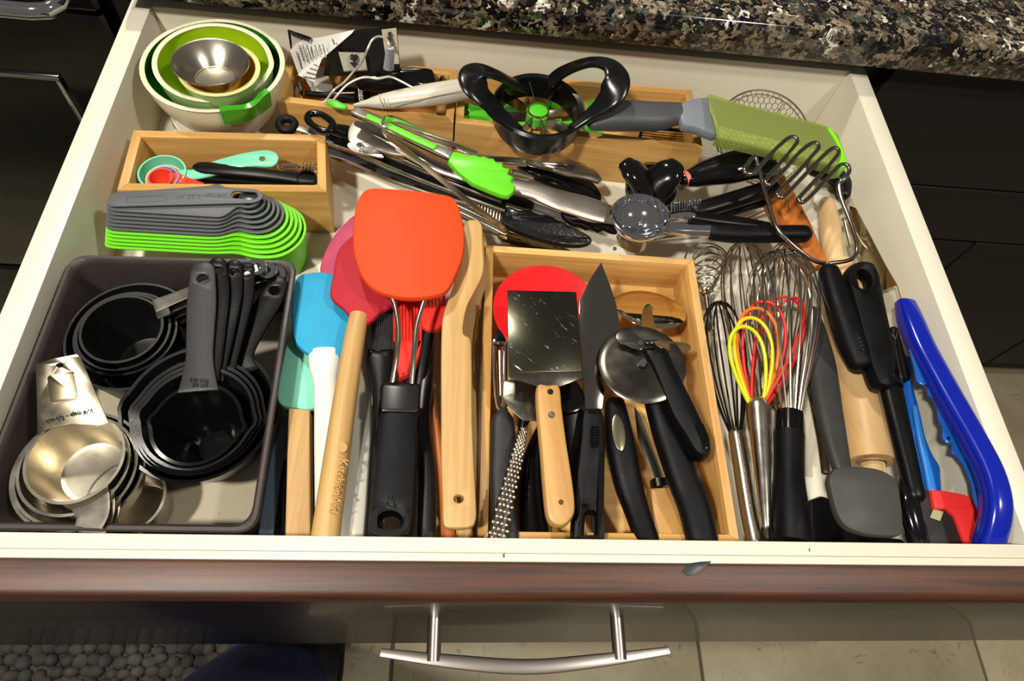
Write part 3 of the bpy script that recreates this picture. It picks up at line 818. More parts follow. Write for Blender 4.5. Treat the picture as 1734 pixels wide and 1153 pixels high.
for k, (cc, r_, z_, w_, o_, hp, hw) in enumerate(nest2):
    c = P(cc[0], cc[1], z_); base = max(FL + .006 + .002 * (4 - k), z_ - .052); H = z_ - base; c.z = base
    t_ = thing('measuring_cup', '%s black lipped measuring cup of the right nest, its long handle %s' % (w_, o_), 'measuring cup', c, 'black lipped measuring cups')
    part('cup', lip_cup(c, r_, r_ * (.74 if k else .5), H), BK2 if k else mat('gloss_cup', (9, 10, 10), .15), t_)
    m_ = MG if k < 1 else (mat('charcoal_satin', (7, 7, 8), .35, bump=(900, .2), spec=.2))
    # handle outline from its centre line
    q = cr([tuple(P(*p)) + (hw[i] * S(*p) / 2,) for i, p in enumerate(hp)], 4)
    L_, R_ = [], []
    for i in range(len(q)):
        a, b = Vector(q[max(i - 1, 0)][:3]), Vector(q[min(i + 1, len(q) - 1)][:3]); d = (b - a).normalized(); sd = d.cross(Vector((0, 0, 1))).normalized()
        p = Vector(q[i][:3]); L_.append(p - sd * q[i][3]); R_.append(p + sd * q[i][3])
    e_, d_ = Vector(q[-1][:3]), (Vector(q[-1][:3]) - Vector(q[-3][:3])).normalized(); sd = d_.cross(Vector((0, 0, 1))).normalized(); rr_ = q[-1][3]
    end = [e_ + d_ * rr_ * .9 * math.sin(a) - sd * rr_ * math.cos(a) for a in [math.pi * i / 8 for i in range(1, 8)]]
    ol = L_ + end + R_[::-1]
    hc = e_ - d_ * rr_ * .7
    hole = [hc + (d_ * math.sin(a) + sd * math.cos(a)) * rr_ * .42 for a in [2 * math.pi * i / 14 for i in range(14)]]
    part('handle', MB().slabw(ol, .0035, .0014, [hole]), m_, t_)
    if k == 0:
        tm = mat('engraving_black', (20, 20, 20), .6)
        lettering('1/8 cup', (321, 646), (352, 646), -.0008, tm, t_, thick=.0004)
        lettering('30 ml', (323, 655), (350, 655), -.0012, tm, t_, thick=.0004)

# ---- stainless measuring cups
snest = [((125, 778), .0318, -.004, 'top, smallest', None), ((127, 788), .0360, -.010, 'second', [(150, 838, -.009), (158, 868, -.007), (150, 893, -.006)]),
         ((129, 796), .0400, -.016, 'third', [(160, 842, -.015), (166, 872, -.013), (155, 903, -.012)]), ((132, 805), .0440, -.022, 'bottom, largest', [(172, 850, -.021), (172, 878, -.019), (158, 915, -.018)])]
cxy = [(.0632, .0545), (.0610, .0515), (.0600, .0500), (.0590, .0515)]
BST = mat('satin_cup_steel', (206, 198, 178), .26, 1, bump=(250, .04), rvar=(20, .12))
for k, (cc, r_, z_, w_, hp) in enumerate(snest):
    c = P(cc[0], cc[1], z_)
    base = FL + .006 + .003 * (3 - k); H = min(.034, z_ - base); base = z_ - H; c.z = base
    c.x, c.y = cxy[k]
    t_ = thing('measuring_cup', w_ + ' stainless steel measuring cup of the nest in the tray corner', 'measuring cup', c, 'stainless measuring cups')
    part('cup', MB().lathe(c, cup_profile(r_, r_ * .80, H, .0009, .006, .0012), 56), BST if k == 0 else STEEL, t_)
    if k == 0:
        hz_ = lambda y: -.003 + (738 - y) * .00017
        hq = [(x, y, hz_(y)) for x, y in [(60, 616), (92, 606), (130, 599), (137, 605), (156, 650), (184, 716), (160, 722), (120, 718), (80, 727), (63, 738), (62, 680)]]
        part('handle', MB().slab(hq, 0, .0010, .0004, [[(x, y, hz_(y)) for x, y in ell(101, 618, 6, 3.8, 0, 12)]]), mat('darkened_handle_steel', (150, 142, 122), .2, 1, rvar=(30, .2), c2=(96, 90, 76), var=(40, .3)), t_, 'wide flat steel handle')  # steel colour darkened and blotched to hold down the lamp glare
        part('recessed_panel', MB().slab([(x, y, hz_(y) + .0004) for x, y in rnd([(79, 636), (124, 626), (132, 676), (86, 686)], 7)], 0, .0006, .0003), mat('panel_steel', (120, 108, 88), .3, 1), t_)
        lettering('1/4 cup - 80 ml', (155, 692, hz_(692) + .0003), (78, 710, hz_(710) + .0003), 0, CHROME, t_, thick=.0005, nrm=(0, .12, 1))
    else:
        part('handle', flat_handle(hp, [64, 52, 44], .0010, 8, 12, (0, 0)), STEEL, t_)
c = P(212, 842, -.03); c.z = FL + .006
t_ = thing('measuring_cup', 'loose stainless steel cup beside the nested steel cups', 'measuring cup', c)
c.x, c.y = P(212, 842, -.036).x, max(.036, P(212, 842, -.036).y)
part('cup', MB().lathe(c, cup_profile(.0270, .0225, .040, .001, .006, .001), 40), STEEL, t_)
# ================================================================ FRONT, LEFT-MIDDLE UTENSILS
SIL = dict(rough=.6, bump=(900, .1), spec=.28)
MINTS = mat('mint_silicone', (134, 212, 186), **SIL)
BLUES = mat('blue_silicone', (44, 160, 204), **SIL, var=(18, .12))
CRIM = mat('crimson_silicone', (170, 30, 44), **SIL)
PINK = mat('stained_pink_silicone', (190, 60, 96), .5, c2=(150, 40, 74), var=(45, .3))
ORSI = mat('orange_red_silicone', (232, 68, 22), **SIL)
REDS = mat('red_silicone', (224, 50, 40), **SIL)
WPL = mat('white_plastic', (226, 224, 214), .35)

def utensil(name, label, cat, at, group=None): return thing(name, label, cat, at, group)

u = utensil('spatula', 'mint silicone spatula with square bamboo handle beside the tray', 'spatula', P(500, 780, -.05))
part('head', MB().slab(cr([(487, 575), (478, 610), (470, 655), (469, 676), (480, 688), (505, 692), (531, 692), (542, 670), (548, 620), (530, 585), (505, 570)], 3, True), -.040, .0075, .003), MINTS, u)
part('handle', MB().slab(rnd([(488, 690, -.036), (525, 693, -.036), (526, 917, -.030), (482, 917, -.030)], 2), -.036, .016, .0016), BEECH(90), u, 'square bamboo handle')
solo('spatula', 'slate blue flat plastic handle between the tray and the bamboo handle', 'spatula', MB().rod([(487, 700, -.062), (474, 760, -.060), (462, 820, -.057), (450, 918, -.052)], [10, 22, 26, 26], [.006] * 4, 5), mat('slate_blue_plastic', (74, 92, 108), .45))
solo('utensil_handle', 'glossy black handle with hanging hole just left of the square bamboo handle', 'handle', MB().rod([(486, 780, -.060), (478, 840, -.058), (476, 895, -.056), (476, 920, -.056)], [6, 18, 26, 26], [.008] * 4, 3), GLOSS)
solo('utensil_handle', 'thin black handle between the square bamboo handle and the white one', 'handle', MB().rod([(531, 694, -.058), (532, 780, -.056), (530, 918, -.052)], [8, 10, 14], [.008] * 3, 3), BLACK)

u = utensil('spatula', 'bright blue silicone spatula with white plastic handle', 'spatula', P(550, 700, -.04))
part('head', MB().slab(cr([(503, 467), (530, 459), (556, 460), (580, 470), (592, 500), (596, 540), (584, 580), (577, 602), (550, 604), (524, 600), (505, 586), (496, 570), (493, 540), (495, 500)], 3, True), -.024, .0085, .0035), BLUES, u)
part('handle', MB().rod([(550, 596, -.028), (550, 625, -.030), (552, 655, -.031), (555, 760, -.030), (560, 918, -.026)], [54, 50, 40, 44, 50], [.010, .014, .014, .015, .016], 2.6), WPL, u, 'white plastic handle')
u = utensil('spatula', 'large stained pink silicone spoon with ivory handle under the crimson spatula', 'spatula', P(610, 650, -.05))
part('head', MB().slab(cr([(542, 460, -.036), (547, 432, -.034), (562, 402, -.031), (584, 376, -.028), (606, 360, -.026), (650, 352, -.024), (690, 380, -.026), (700, 430, -.032), (660, 480, -.038), (600, 500, -.040), (560, 490, -.039)], 3, True), -.03, .006, .0025), PINK, u)
part('handle', MB().rod([(620, 505, -.046), (615, 600, -.044), (612, 640, -.043), (606, 700, -.042), (604, 800, -.038), (592, 918, -.034)], [16, 20, 36, 44, 48, 56], [.008, .010, .012, .014, .014, .014], 2.4), mat('ivory_plastic', (206, 204, 190), .4), u, 'ivory plastic handle')

u = utensil('spatula', 'crimson silicone spatula with round engraved bamboo handle', 'spatula', P(590, 600, -.02))
part('head', MB().slab(cr([(610, 388), (585, 406), (571, 424), (564, 460), (558, 494), (566, 510), (580, 521), (594, 537), (608, 548), (626, 545), (645, 528), (676, 506), (700, 470), (705, 420), (670, 390), (640, 383)], 3, True), -.010, .008, .0035), CRIM, u)
hb = ang2((607, 540), (548, 918))
part('handle', MB().rod([(608, 535, -.014), (599, 580, -.013), (577, 725, -.013), (550, 918, -.013)], [32, 35, 42, 49], None, 2, 20, (0, 0)), BEECH(hb), u, 'round bamboo handle')
lettering('KitchenAid', (575, 778, -.0040), (557, 868, -.0030), 0, mat('engraved_wood', (184, 140, 80), .6), u, thick=.0006, squash=1.1)
part('lettering_emblem', MB().slab(ell(580, 757, 8, 9, 0, 14), -.0030, .0006), mat('engraved_wood', (176, 132, 76), .6), u)

# silicone turner in orange red, on top
u = utensil('turner', 'big orange-red silicone turner with twin steel rods and black rubber handle', 'turner', P(680, 640, -.02))
part('head', MB().slab(cr([(624, 318), (660, 318), (697, 321), (740, 326), (765, 332), (776, 346), (784, 375), (787, 405), (783, 436), (770, 469), (757, 491), (735, 500), (695, 504), (660, 499), (632, 488), (612, 466), (600, 433), (597, 405), (599, 364), (608, 332)], 3, True), .014, .0085, .0028), ORSI, u)
for q in ([(661, 500, .008), (669, 520, .008), (675, 560, .007), (672, 600, .005), (664, 648, -.001)], [(721, 502, .008), (714, 522, .008), (705, 555, .007), (701, 600, .005), (697, 650, -.001)]):
    part('steel_rod', MB().tube([P(*p) for p in cr(q, 5)], .0021, 10), WIRE, u)
ho = [(646, 645), (668, 641), (708, 644), (712, 660), (710, 690), (706, 700), (707, 760), (704, 840), (699, 893), (690, 908), (660, 912), (632, 908), (623, 893), (627, 840), (636, 760), (640, 705), (645, 690), (642, 660)]
part('handle', MB().slab([(x, y, -.002 - (y - 640) / 280 * .003) for x, y in cr(ho, 3, True)], 0, .020, .0065, [[(x, y, -.0045) for x, y in ell(660, 881, 18, 14, 0, 20)]]), RUBBER, u, 'ribbed black rubber handle with hanging hole')
part('collar', MB().slab([(x, y, -.0008) for x, y in rnd([(648, 650), (709, 650), (707, 698), (645, 696)], 6)], 0, .003, .0012), mat('black_collar', (24, 24, 25), .3), u)
em = mat('embossed_black', (22, 22, 22), .45)
part('embossed_ring', MB().tube([P(661 + 6.5 * math.cos(a), 853 + 7 * math.sin(a), -.0036) for a in [2 * math.pi * i / 20 for i in range(20)]], .00035, 5, True), em, u)
lettering('USA', (668, 838, -.0030), (653, 838, -.0030), 0, em, u, thick=.0004)

def comb(mb, x0, x1, n, y0, y1, z0, z1, wpx, dx=0):
    for k in range(n):
        x = x0 + (x1 - x0) * k / (n - 1)
        mb.tube([P(x + dx, y0, z0), P(x, y1, z1)], S(x, y0, z0) * wpx, 5)
    return mb
u = utensil('pastry_brush', 'black silicone basting brush left of the orange turner rods', 'brush', P(640, 700, -.04))
mb = comb(MB(), 624, 664, 12, 522, 592, -.026, -.028, 1.6, 6); comb(mb, 626, 662, 11, 524, 592, -.032, -.034, 1.5, 6)
part('bristles', mb, mat('charcoal_silicone', (44, 44, 46), .5), u, kind='stuff')
part('handle', MB().slab([(x, y, -.024) for x, y in cr([(621, 588), (642, 590), (666, 588), (666, 620), (660, 660), (650, 700), (646, 780), (646, 850), (648, 920), (616, 920), (618, 850), (624, 760), (630, 690), (628, 650), (621, 615)], 3, True)], 0, .016, .005), BLACK, u)
u = utensil('pastry_brush', 'red silicone basting brush seen between the two steel rods', 'brush', P(690, 600, -.04))
mb = comb(MB(), 668, 712, 9, 506, 578, -.022, -.026, 2.4); comb(mb, 670, 710, 8, 508, 578, -.030, -.032, 2.2)
part('bristles', mb, REDS, u, kind='stuff')
part('base', MB().slab(rnd([(668, 574), (716, 571), (711, 600), (700, 630), (676, 640), (670, 610)], 3), -.024, .012, .003), REDS, u)
part('stem', MB().rod([(690, 625, -.038), (690, 700, -.046), (690, 760, -.05)], 18, [.01] * 3), BLACK, u)
u = utensil('pastry_brush', 'second red silicone brush with slanting black handle, right of the rods', 'brush', P(730, 560, -.04))
mb = comb(MB(), 716, 752, 7, 500, 530, -.018, -.022, 2.2)
part('bristles', mb, REDS, u, kind='stuff')
part('base', MB().slab(cr([(712, 520), (735, 514), (758, 514), (761, 522), (757, 540), (746, 553), (734, 560), (720, 557), (712, 545)], 3, True), -.020, .010, .003), REDS, u)
part('handle', MB().rod([(727, 556, -.028), (722, 585, -.032), (716, 620, -.036), (710, 660, -.042)], [22, 24, 22, 20], [.012] * 4, 3), BLACK, u, 'slanting black handle')
solo('serving_spoon', 'curved black nylon utensil handle right of the turner handle', 'spoon', MB().rod([(730, 575, -.040), (722, 640, -.040), (714, 720, -.040), (722, 800, -.040), (722, 918, -.036)], [10, 24, 28, 32, 34], [.010, .012, .014, .014, .014], 3), mat('satin_nylon', (24, 24, 25), .32))
# wooden things
u = utensil('wooden_spoon', 'bamboo spoon whose oval bowl shows under the wooden spatula', 'spoon', P(780, 700, -.05))
part('bowl', MB().slab([(x, y, -.050) for x, y in ell(778, 556, 34, 52, 8, 26)], 0, .007, .003), wood('dark_bamboo', (204, 152, 92), (172, 118, 62), 90, .5), u)
part('handle', MB().rod([(780, 600, -.054), (783, 720, -.052), (786, 918, -.046)], [16, 24, 30], [.010] * 3, 2.4), BEECH(90), u)
for k in range(2):
    z = -.030 - .009 * k; s = 3 + 5 * k
    solo('wooden_spatula', ['flat bamboo spatula directly under the top wooden spatula', 'lowest flat bamboo spatula of the wooden stack'][k], 'spatula', MB().slab(cr([(787 + s, 392), (802 + s, 386), (815 + s, 400), (819 + s, 440), (820 + s, 478), (811 + s, 510), (801 + s, 545), (796 + s, 600), (800 + s, 720), (800 + s, 860), (776, 862), (768, 720), (760, 560), (770, 470)], 3, True), z, .0055, .0018), BEECH(90), None, 'stacked bamboo spatulas')
u = utensil('wooden_spatula', 'angled bamboo spatula on top, hanging hole near its square end', 'spatula', P(778, 700, -.02))
part('body', MB().slab([(x, y, -.004 - .002 * (y - 370) / 520) for x, y in cr([(787, 376), (800, 371), (811, 373), (817, 384), (818, 411), (820, 445), (817, 466), (806, 490), (794, 512), (787, 536), (785, 564), (796, 572), (799, 600), (800, 713), (804, 800), (807, 860), (806, 880), (799, 891), (778, 894), (757, 893), (750, 884), (749, 860), (747, 780), (747, 713), (747, 600), (749, 541), (756, 514), (768, 480), (777, 440), (780, 405)], 3, True)],
     0, .0085, .0022, [[(x, y, -.0060) for x, y in ell(777, 844, 8, 6.5, 0, 16)]]), BEECH(90), u)
solo('wooden_spoon', 'orange-brown oiled wooden handle left of the bamboo spatula', 'spoon', MB().rod([(729, 640, -.052), (735, 700, -.050), (744, 770, -.048), (754, 850, -.046), (759, 918, -.044)], [8, 13, 17, 22, 26], [.012] * 5, 2.4), ORANGEWOOD(90))

# ================================================================ FRONT BAMBOO BOX CONTENTS
BOXF = -.078
c = P(927, 524, -.030); c.z = -.036
solo('red_plate', 'round red plastic disc lying under the square metal turner', 'plate', MB().lathe(c, [(0, 0), (.040, 0), (.0490, .0035), (.0498, .0052), (.0486, .0060), (.040, .0036), (.025, .0030), (0, .0028)], 56), mat('red_plastic', (222, 24, 28), .3), c)
SCR = mat('scratched_steel', (150, 146, 130), .28, 1, rvar=(60, .35))
def scratch_material():
    nt = SCR.node_tree; b = nt.nodes['Principled BSDF']
    tc = nt.nodes.new('ShaderNodeTexCoord'); mp = nt.nodes.new('ShaderNodeMapping')
    mp.inputs['Rotation'].default_value = (0, 0, math.radians(38)); mp.inputs['Scale'].default_value = (40, 420, 40)
    n = nt.nodes.new('ShaderNodeTexNoise'); n.inputs['Scale'].default_value = 1; n.inputs['Detail'].default_value = 6; n.inputs['Roughness'].default_value = .75
    r = nt.nodes.new('ShaderNodeValToRGB'); r.color_ramp.elements[0].position = .60; r.color_ramp.elements[0].color = lin((104, 102, 86))
    r.color_ramp.elements[1].position = .69; r.color_ramp.elements[1].color = lin((236, 234, 224))
    m0 = nt.nodes.new('ShaderNodeMapping'); m0.inputs['Rotation'].default_value = (0, 0, math.radians(42))
    mp.inputs['Rotation'].default_value = (0, 0, 0); mp.inputs['Scale'].default_value = (70, 520, 70)
    nt.links.new(tc.outputs['Object'], m0.inputs[0]); nt.links.new(m0.outputs[0], mp.inputs[0]); nt.links.new(mp.outputs[0], n.inputs['Vector']); nt.links.new(n.outputs['Fac'], r.inputs[0])
    nt.links.new(r.outputs[0], b.inputs['Base Color'])
    r2 = nt.nodes.new('ShaderNodeMapRange'); r2.inputs['From Min'].default_value = .64; r2.inputs['From Max'].default_value = .7
    r2.inputs['To Min'].default_value = .22; r2.inputs['To Max'].default_value = .65
    nt.links.new(n.outputs['Fac'], r2.inputs['Value']); nt.links.new(r2.outputs[0], b.inputs['Roughness'])
scratch_material()
u = utensil('metal_turner', 'square scratched steel turner with riveted maple handle', 'turner', P(930, 650, -.01))
part('blade', MB().slab([(859, 491, .0125), (976, 494, .0085), (981, 560, .0075), (986, 629, .0065), (861, 629, .0105), (860, 560, .0115)], 0, .0012, .0005), SCR, u)
part('shoulder', MB().slab([(861, 630, .0082), (986, 630, .0082), (988, 639, .006), (950, 654, .0045), (909, 654, .0045), (862, 639, .006)], 0, .0012, .0004), DSTEEL, u)
part('handle', MB().slab([(x, y, .008 - (y - 650) / 240 * .008) for x, y in cr([(910, 652), (928, 650), (948, 652), (953, 690), (961, 749), (969, 800), (975, 850), (972, 873), (958, 888), (940, 888), (927, 872), (921, 820), (916, 754), (911, 700)], 4, True)], 0, .013, .004), MAPLE(100), u, 'pale maple handle')
for (x, y, r_, m_) in [(932, 663, 5.5, SCR), (934, 702, 6.5, STEEL), (950, 850, 4.5, mat('dark_rivet', (90, 70, 44), .5, .6))]:
    z = .008 - (y - 650) / 240 * .008
    part('rivet', MB().lathe(P(x, y, z), [(0, .0010), (S(x, y, z) * r_ * .8, .0008), (S(x, y, z) * r_, 0), (0, -.001)], 16), m_, u)
# second dirty scraper under it
u = utensil('scraper', 'smudged steel scraper blade showing under the left of the maple handle', 'scraper', P(885, 680, -.02))
part('blade', MB().slab(rnd([(853, 645), (872, 640), (915, 656), (915, 713), (886, 712), (866, 694), (851, 674)], 4), -.012, .0012, .0004), mat('smudged_steel', (150, 148, 140), .3, 1, c2=(70, 68, 64), var=(70, .5)), u)
part('grip', MB().rod([(890, 705, -.020), (885, 720, -.024), (884, 732, -.026)], [22, 16, 12], [.01, .01, .01]), BLACK, u)
# hammered handle
def pebble():
    m = bpy.data.materials.new('hammered_steel'); m.use_nodes = True; nt = m.node_tree; b = nt.nodes['Principled BSDF']
    b.inputs['Metallic'].default_value = 1; b.inputs['Roughness'].default_value = .16; b.inputs['Base Color'].default_value = lin((216, 206, 190))
    return m
HAM = pebble()
u = utensil('butter_knife', 'hammered silver handle lying diagonally over the grey peeler grip', 'knife', P(862, 820, -.03))
ax_ = cr([(888, 722, -.024), (882, 745, -.020), (873, 781, -.018), (856, 845, -.018), (839, 918, -.020)], 8)
core = MB().rodw([P(*p) for p in ax_], [S(*p) * w_ for p, w_ in zip(ax_, [10 + 22 * i / (len(ax_) - 1) for i in range(len(ax_))])], [.005] * len(ax_), 2.4, 12, (1, 0), 1)
part('core', core, mat('dark_silver', (70, 66, 58), .4, 1), u)
mb = MB()
for i in range(34):
    t = i / 33 * (len(ax_) - 1); a, b = ax_[int(t)], ax_[min(int(t) + 1, len(ax_) - 1)]; f = t - int(t)
    p = P(*[a[j] + (b[j] - a[j]) * f for j in range(3)]); wd = (10 + 22 * i / 33) * .00047
    d = (P(*b) - P(*a)); d = d.normalized() if d.length > 0 else Vector((0, -1, 0)); sd = d.cross(Vector((0, 0, 1)))
    nn = 3 if i < 16 else 4
    for k in range(nn):
        o = (k + .5 + (.5 if i % 2 else 0)) / nn - .62
        mb.ball(p + sd * wd * o * .98 + Vector((0, 0, .0022 - abs(o) * .0022)), wd / nn * .56, .0017, .0012, 8, 5)
part('hammered_bumps', mb, HAM, u, kind='stuff', ang=80)
# peeler
u = utensil('peeler', 'swivel peeler with steel loop and dark grey grip at the box left', 'peeler', P(850, 720, -.04))
part('blade_tip', MB().slab(rnd([(845, 556), (858, 575), (857, 584), (834, 584), (834, 574)], 2), -.026, .004, .001), GLOSS, u)
for x0, x1 in ((838, 842), (856, 857)):
    part('steel_arm', MB().tube([P(x, y, z) for x, y, z in cr([(x0, 582, -.028), (x0, 630, -.028), (x1, 680, -.030), (849, 700, -.032)], 5)], .0018, 8), CHROME, u)
part('cross_bar', MB().tube([P(834, 581, -.026), P(860, 581, -.026)], .0016, 8), CHROME, u)
part('blade', MB().slab(rnd([(844, 592, -.028), (851, 592, -.028), (851, 670, -.029), (846, 670, -.029)], 2), 0, .0012, .0004), STEEL, u)
part('grip', MB().rod([(851, 698, -.034), (851, 714, -.034), (852, 760, -.034), (850, 820, -.034), (857, 918, -.034)], [20, 38, 44, 42, 44], [.010, .014, .015, .015, .015], 3.2), DGREY, u, 'dark grey rubber grip')
# glossy black curved handle, black ladle-like piece
solo('utensil_handle', 'glossy curved black handle behind the hammered silver handle', 'handle', MB().rod([(918, 725, -.052), (903, 775, -.050), (900, 840, -.048), (908, 918, -.046)], [20, 34, 44, 54], [.012, .014, .016, .016], 2.2), GLOSS)
u = utensil('ladle', 'black nylon tool partly hidden right of the maple handle', 'ladle', P(968, 700, -.03))
part('head', MB().slab(cr([(945, 655), (972, 642), (988, 660), (992, 678), (984, 694), (962, 700), (946, 690)], 3, True), -.016, .006, .0025), GLOSS, u)
part('handle', MB().rod([(966, 690, -.024), (968, 740, -.030), (972, 800, -.036), (980, 860, -.040)], [44, 34, 30, 26], [.012] * 4, 3), BLACK, u)
# cake server and its ribbed handle
u = utensil('cake_server', 'pointed mirror-steel cake server with ribbed black slotted handle', 'cake server', P(1005, 650, -.02))
part('blade', MB().slab([(1018, 444, -.002), (1034, 484, -.003), (1044, 516, -.004), (1050, 548, -.005), (1040, 600, -.008), (1026, 650, -.012), (1020, 692, -.016), (992, 692, -.016), (988, 650, -.012), (984, 600, -.008), (980, 550, -.005), (981, 508, -.004), (998, 474, -.003)], 0, .0014, .0005), mat('server_steel', (168, 164, 154), .1, 1), u)
ho = [(988, 688), (1022, 688), (1026, 710), (1027, 760), (1025, 920), (969, 920), (972, 860), (976, 800), (983, 740), (985, 705)]
part('handle', MB().slab([(x, y, -.010 - (y - 690) / 230 * .012) for x, y in rnd(ho, 9)], 0, .018, .006, [[(x, y, -.021) for x, y in rnd([(993, 866), (1010, 866), (1011, 912), (992, 912)], 7, 4)]]), RUBBER, u, 'black ribbed handle with slot')
for k in range(8):
    y = 722 + k * 4.8; w_ = 8 if 0 < k < 7 else 6
    part('grip_rib', MB().tube([P(1007 - w_, y, -.0105 - k * .0003), P(1007, y + 1.5, -.0102 - k * .0003), P(1007 + w_, y, -.0105 - k * .0003)], .0008, 6), GLOSS, u)
# badge handle
u = utensil('can_opener', 'black curved handle with an oval steel badge near its top', 'can opener', P(1060, 800, -.03))
part('handle', MB().rod([(1042, 685, -.022), (1045, 712, -.022), (1052, 760, -.022), (1064, 820, -.026), (1080, 870, -.032), (1098, 920, -.040)], [34, 42, 50, 48, 42, 42], [.014, .017, .018, .018, .017, .016], 2.5), RUBBER, u)
part('badge', MB().slab([(x, y, -.0118 - (y - 730) * .00002) for x, y in ell(1048, 732, 11, 32, -8, 24)], 0, .0022, .0008), mat('badge_steel', (188, 178, 142), .25, 1), u, 'oval steel badge')
# wooden knife
u = utensil('knife', 'small knife with faceted pale wooden handle and steel ferrule', 'knife', P(1120, 820, -.05))
part('handle', MB().slab(rnd([(1102, 824, -.044), (1132, 822, -.044), (1150, 862, -.042), (1170, 922, -.040), (1112, 922, -.040), (1104, 865, -.042)], 5), 0, .018, .005), MAPLE(75), u, 'faceted pale wooden handle')
part('ferrule', MB().rod([(1115, 812, -.052), (1118, 826, -.052)], [28, 31], [.014, .015], 3, 14, (0, 0)), mat('dark_ferrule', (90, 86, 78), .25, 1), u)
part('blade', MB().slab([(1074, 688, -.050), (1084, 700, -.050), (1124, 806, -.050), (1108, 812, -.050), (1080, 740, -.050)], 0, .0014, .0006), STEEL, u)
# black deep handles on the right
u = utensil('pizza_cutter', 'pizza cutter whose dark wheel lies lower left, long black handle', 'pizza cutter', P(1120, 700, -.03))
c = P(1087, 616, .000)
part('wheel', MB().lathe(c, [(0, -.0008), (.030, -.0008), (.0365, -.0002), (.0367, 0), (.0365, .0002), (.030, .0008), (0, .0008)], 64, Vector((-.10, .02, 1))), mat('wheel_steel', (120, 116, 106), .16, 1, rvar=(30, .2)), u)
part('hub', MB().lathe(P(1089, 614, .003), [(0, .0024), (.0028, .0020), (.0040, .0006), (.0042, 0), (0, -.001)], 20, Vector((-.10, .02, 1))), CHROME, u)
part('bracket', MB().slab(cr([(1044, 568, .006), (1050, 559, .006), (1066, 560, .006), (1088, 574, .007), (1092, 584, .007), (1084, 592, .007), (1062, 584, .006), (1047, 578, .006)], 3, True), 0, .0014, .0005), DSTEEL, u)
part('rivet', MB().lathe(P(1084, 581, .0075), [(0, .0012), (.0022, .0010), (.0026, 0), (0, -.001)], 14), CHROME, u)
part('handle', MB().rod([(1098, 640, -.010), (1115, 690, -.016), (1132, 740, -.020), (1156, 810, -.022), (1176, 860, -.026), (1190, 920, -.032)], [30, 44, 52, 54, 56, 54], [.012, .018, .020, .020, .020, .020], 2.4), RUBBER, u, 'long black rubber handle')
c = P(1100, 523, -.046)
u = utensil('pizza_cutter', 'pizza cutter with large mirror wheel reflecting the wood, thick black handle', 'pizza cutter', P(1140, 640, 0))
axw = Vector((.0, .52, 1)).normalized()
part('wheel', MB().lathe(c, [(0, -.0008), (.028, -.0008), (.0348, -.0002), (.0350, 0), (.0348, .0002), (.028, .0008), (0, .0008)], 64, axw), mat('mirror_wheel', (232, 216, 186), .06, 1), u)  # steel tinted slightly warm to help the wood reflection
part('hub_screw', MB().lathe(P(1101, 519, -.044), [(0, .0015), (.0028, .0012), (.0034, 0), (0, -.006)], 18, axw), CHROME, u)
part('fork', MB().slab(cr([(1090, 521, -.040), (1097, 514, -.041), (1104, 519, -.040), (1106, 535, -.030), (1112, 560, -.010), (1114, 578, .004), (1092, 580, .004), (1088, 560, -.010), (1087, 540, -.030)], 3, True), 0, .0014, .0005), DSTEEL, u)
part('thumb_guard', MB().slab(cr([(1108, 577, .006), (1130, 577, .005), (1155, 579, .002), (1170, 585, -.001), (1166, 594, -.002), (1150, 598, -.001), (1135, 593, .003), (1118, 589, .006)], 3, True), 0, .0020, .0008), mat('smoky_plastic', (90, 70, 46), .15), u, 'smoky translucent thumb guard')
ho = [(1090, 587, .008), (1112, 580, .008), (1134, 586, .008), (1148, 615, .008), (1166, 650, .007), (1186, 690, .006), (1206, 735, .005), (1211, 756, .004), (1205, 769, .004), (1192, 772, .004), (1178, 764, .004), (1160, 735, .005), (1138, 700, .006), (1122, 660, .007), (1104, 615, .008)]
part('handle', MB().slab(cr(ho, 3, True), 0, .024, .0095), RUBBER, u, 'thick black rubber handle')
part('grip_inlay', MB().slab(rnd([(1178, 718, .0068), (1190, 714, .0068), (1202, 742, .0058), (1202, 758, .0054), (1192, 760, .0054)], 5), 0, .0012, .0005), GLOSS, u, 'glossy black inlay')
# ================================================================ BACK BOXES CONTENTS
PAPER = mat('paper', (216, 214, 206), .7)
def sheet(pts, n=6, t=.0004):
    """thin paper from two edge curves given as photo points with heights"""
    A, B = [cr(e, 4) for e in pts]
    mb = MB(); k = len(A)
    for i in range(k):
        a, b = P(*A[i]), P(*B[i])
        for j in range(n + 1): mb.v.append(a.lerp(b, j / n))
    for i in range(k - 1):
        for j in range(n): mb.f.append((i * (n + 1) + j, i * (n + 1) + j + 1, (i + 1) * (n + 1) + j + 1, (i + 1) * (n + 1) + j))
    # thickness
    N = len(mb.v); mb.v += [v + Vector((0, t * .4, -t)) for v in mb.v]; mb.f += [tuple(q + N for q in f[::-1]) for f in mb.f[:]]
    return mb
INK = mat('ink', (40, 40, 44), .7)
def ptext(txt, p0, p1, parent, m_=INK, up=None, thick=.0004, squash=1):
    A, B = P(*p0), P(*p1); d = (B - A).normalized(); U = P(*up) - A
    n = d.cross(U).normalized()
    return lettering(txt, p0, p1, 0, m_, parent, thick=thick, nrm=n, squash=squash)
u = thing('leaflet', 'dark printed thermometer leaflet with pale border and the digits 48', 'leaflet', P(610, 110, -.05))
part('printed_sheet', sheet([[(556, 76, .012), (600, 52, .024), (640, 47, .028), (672, 45, .030)], [(548, 128, -.020), (600, 128, -.018), (640, 126, -.016), (678, 122, -.014)]]), mat('dark_print', (26, 27, 24), .3, var=(50, .4)), u)
part('pale_border', sheet([[(646, 50, .0285), (671, 47, .0303)], [(655, 108, -.006), (676, 108, -.005)]], 4), mat('border_print', (196, 184, 158), .5), u)
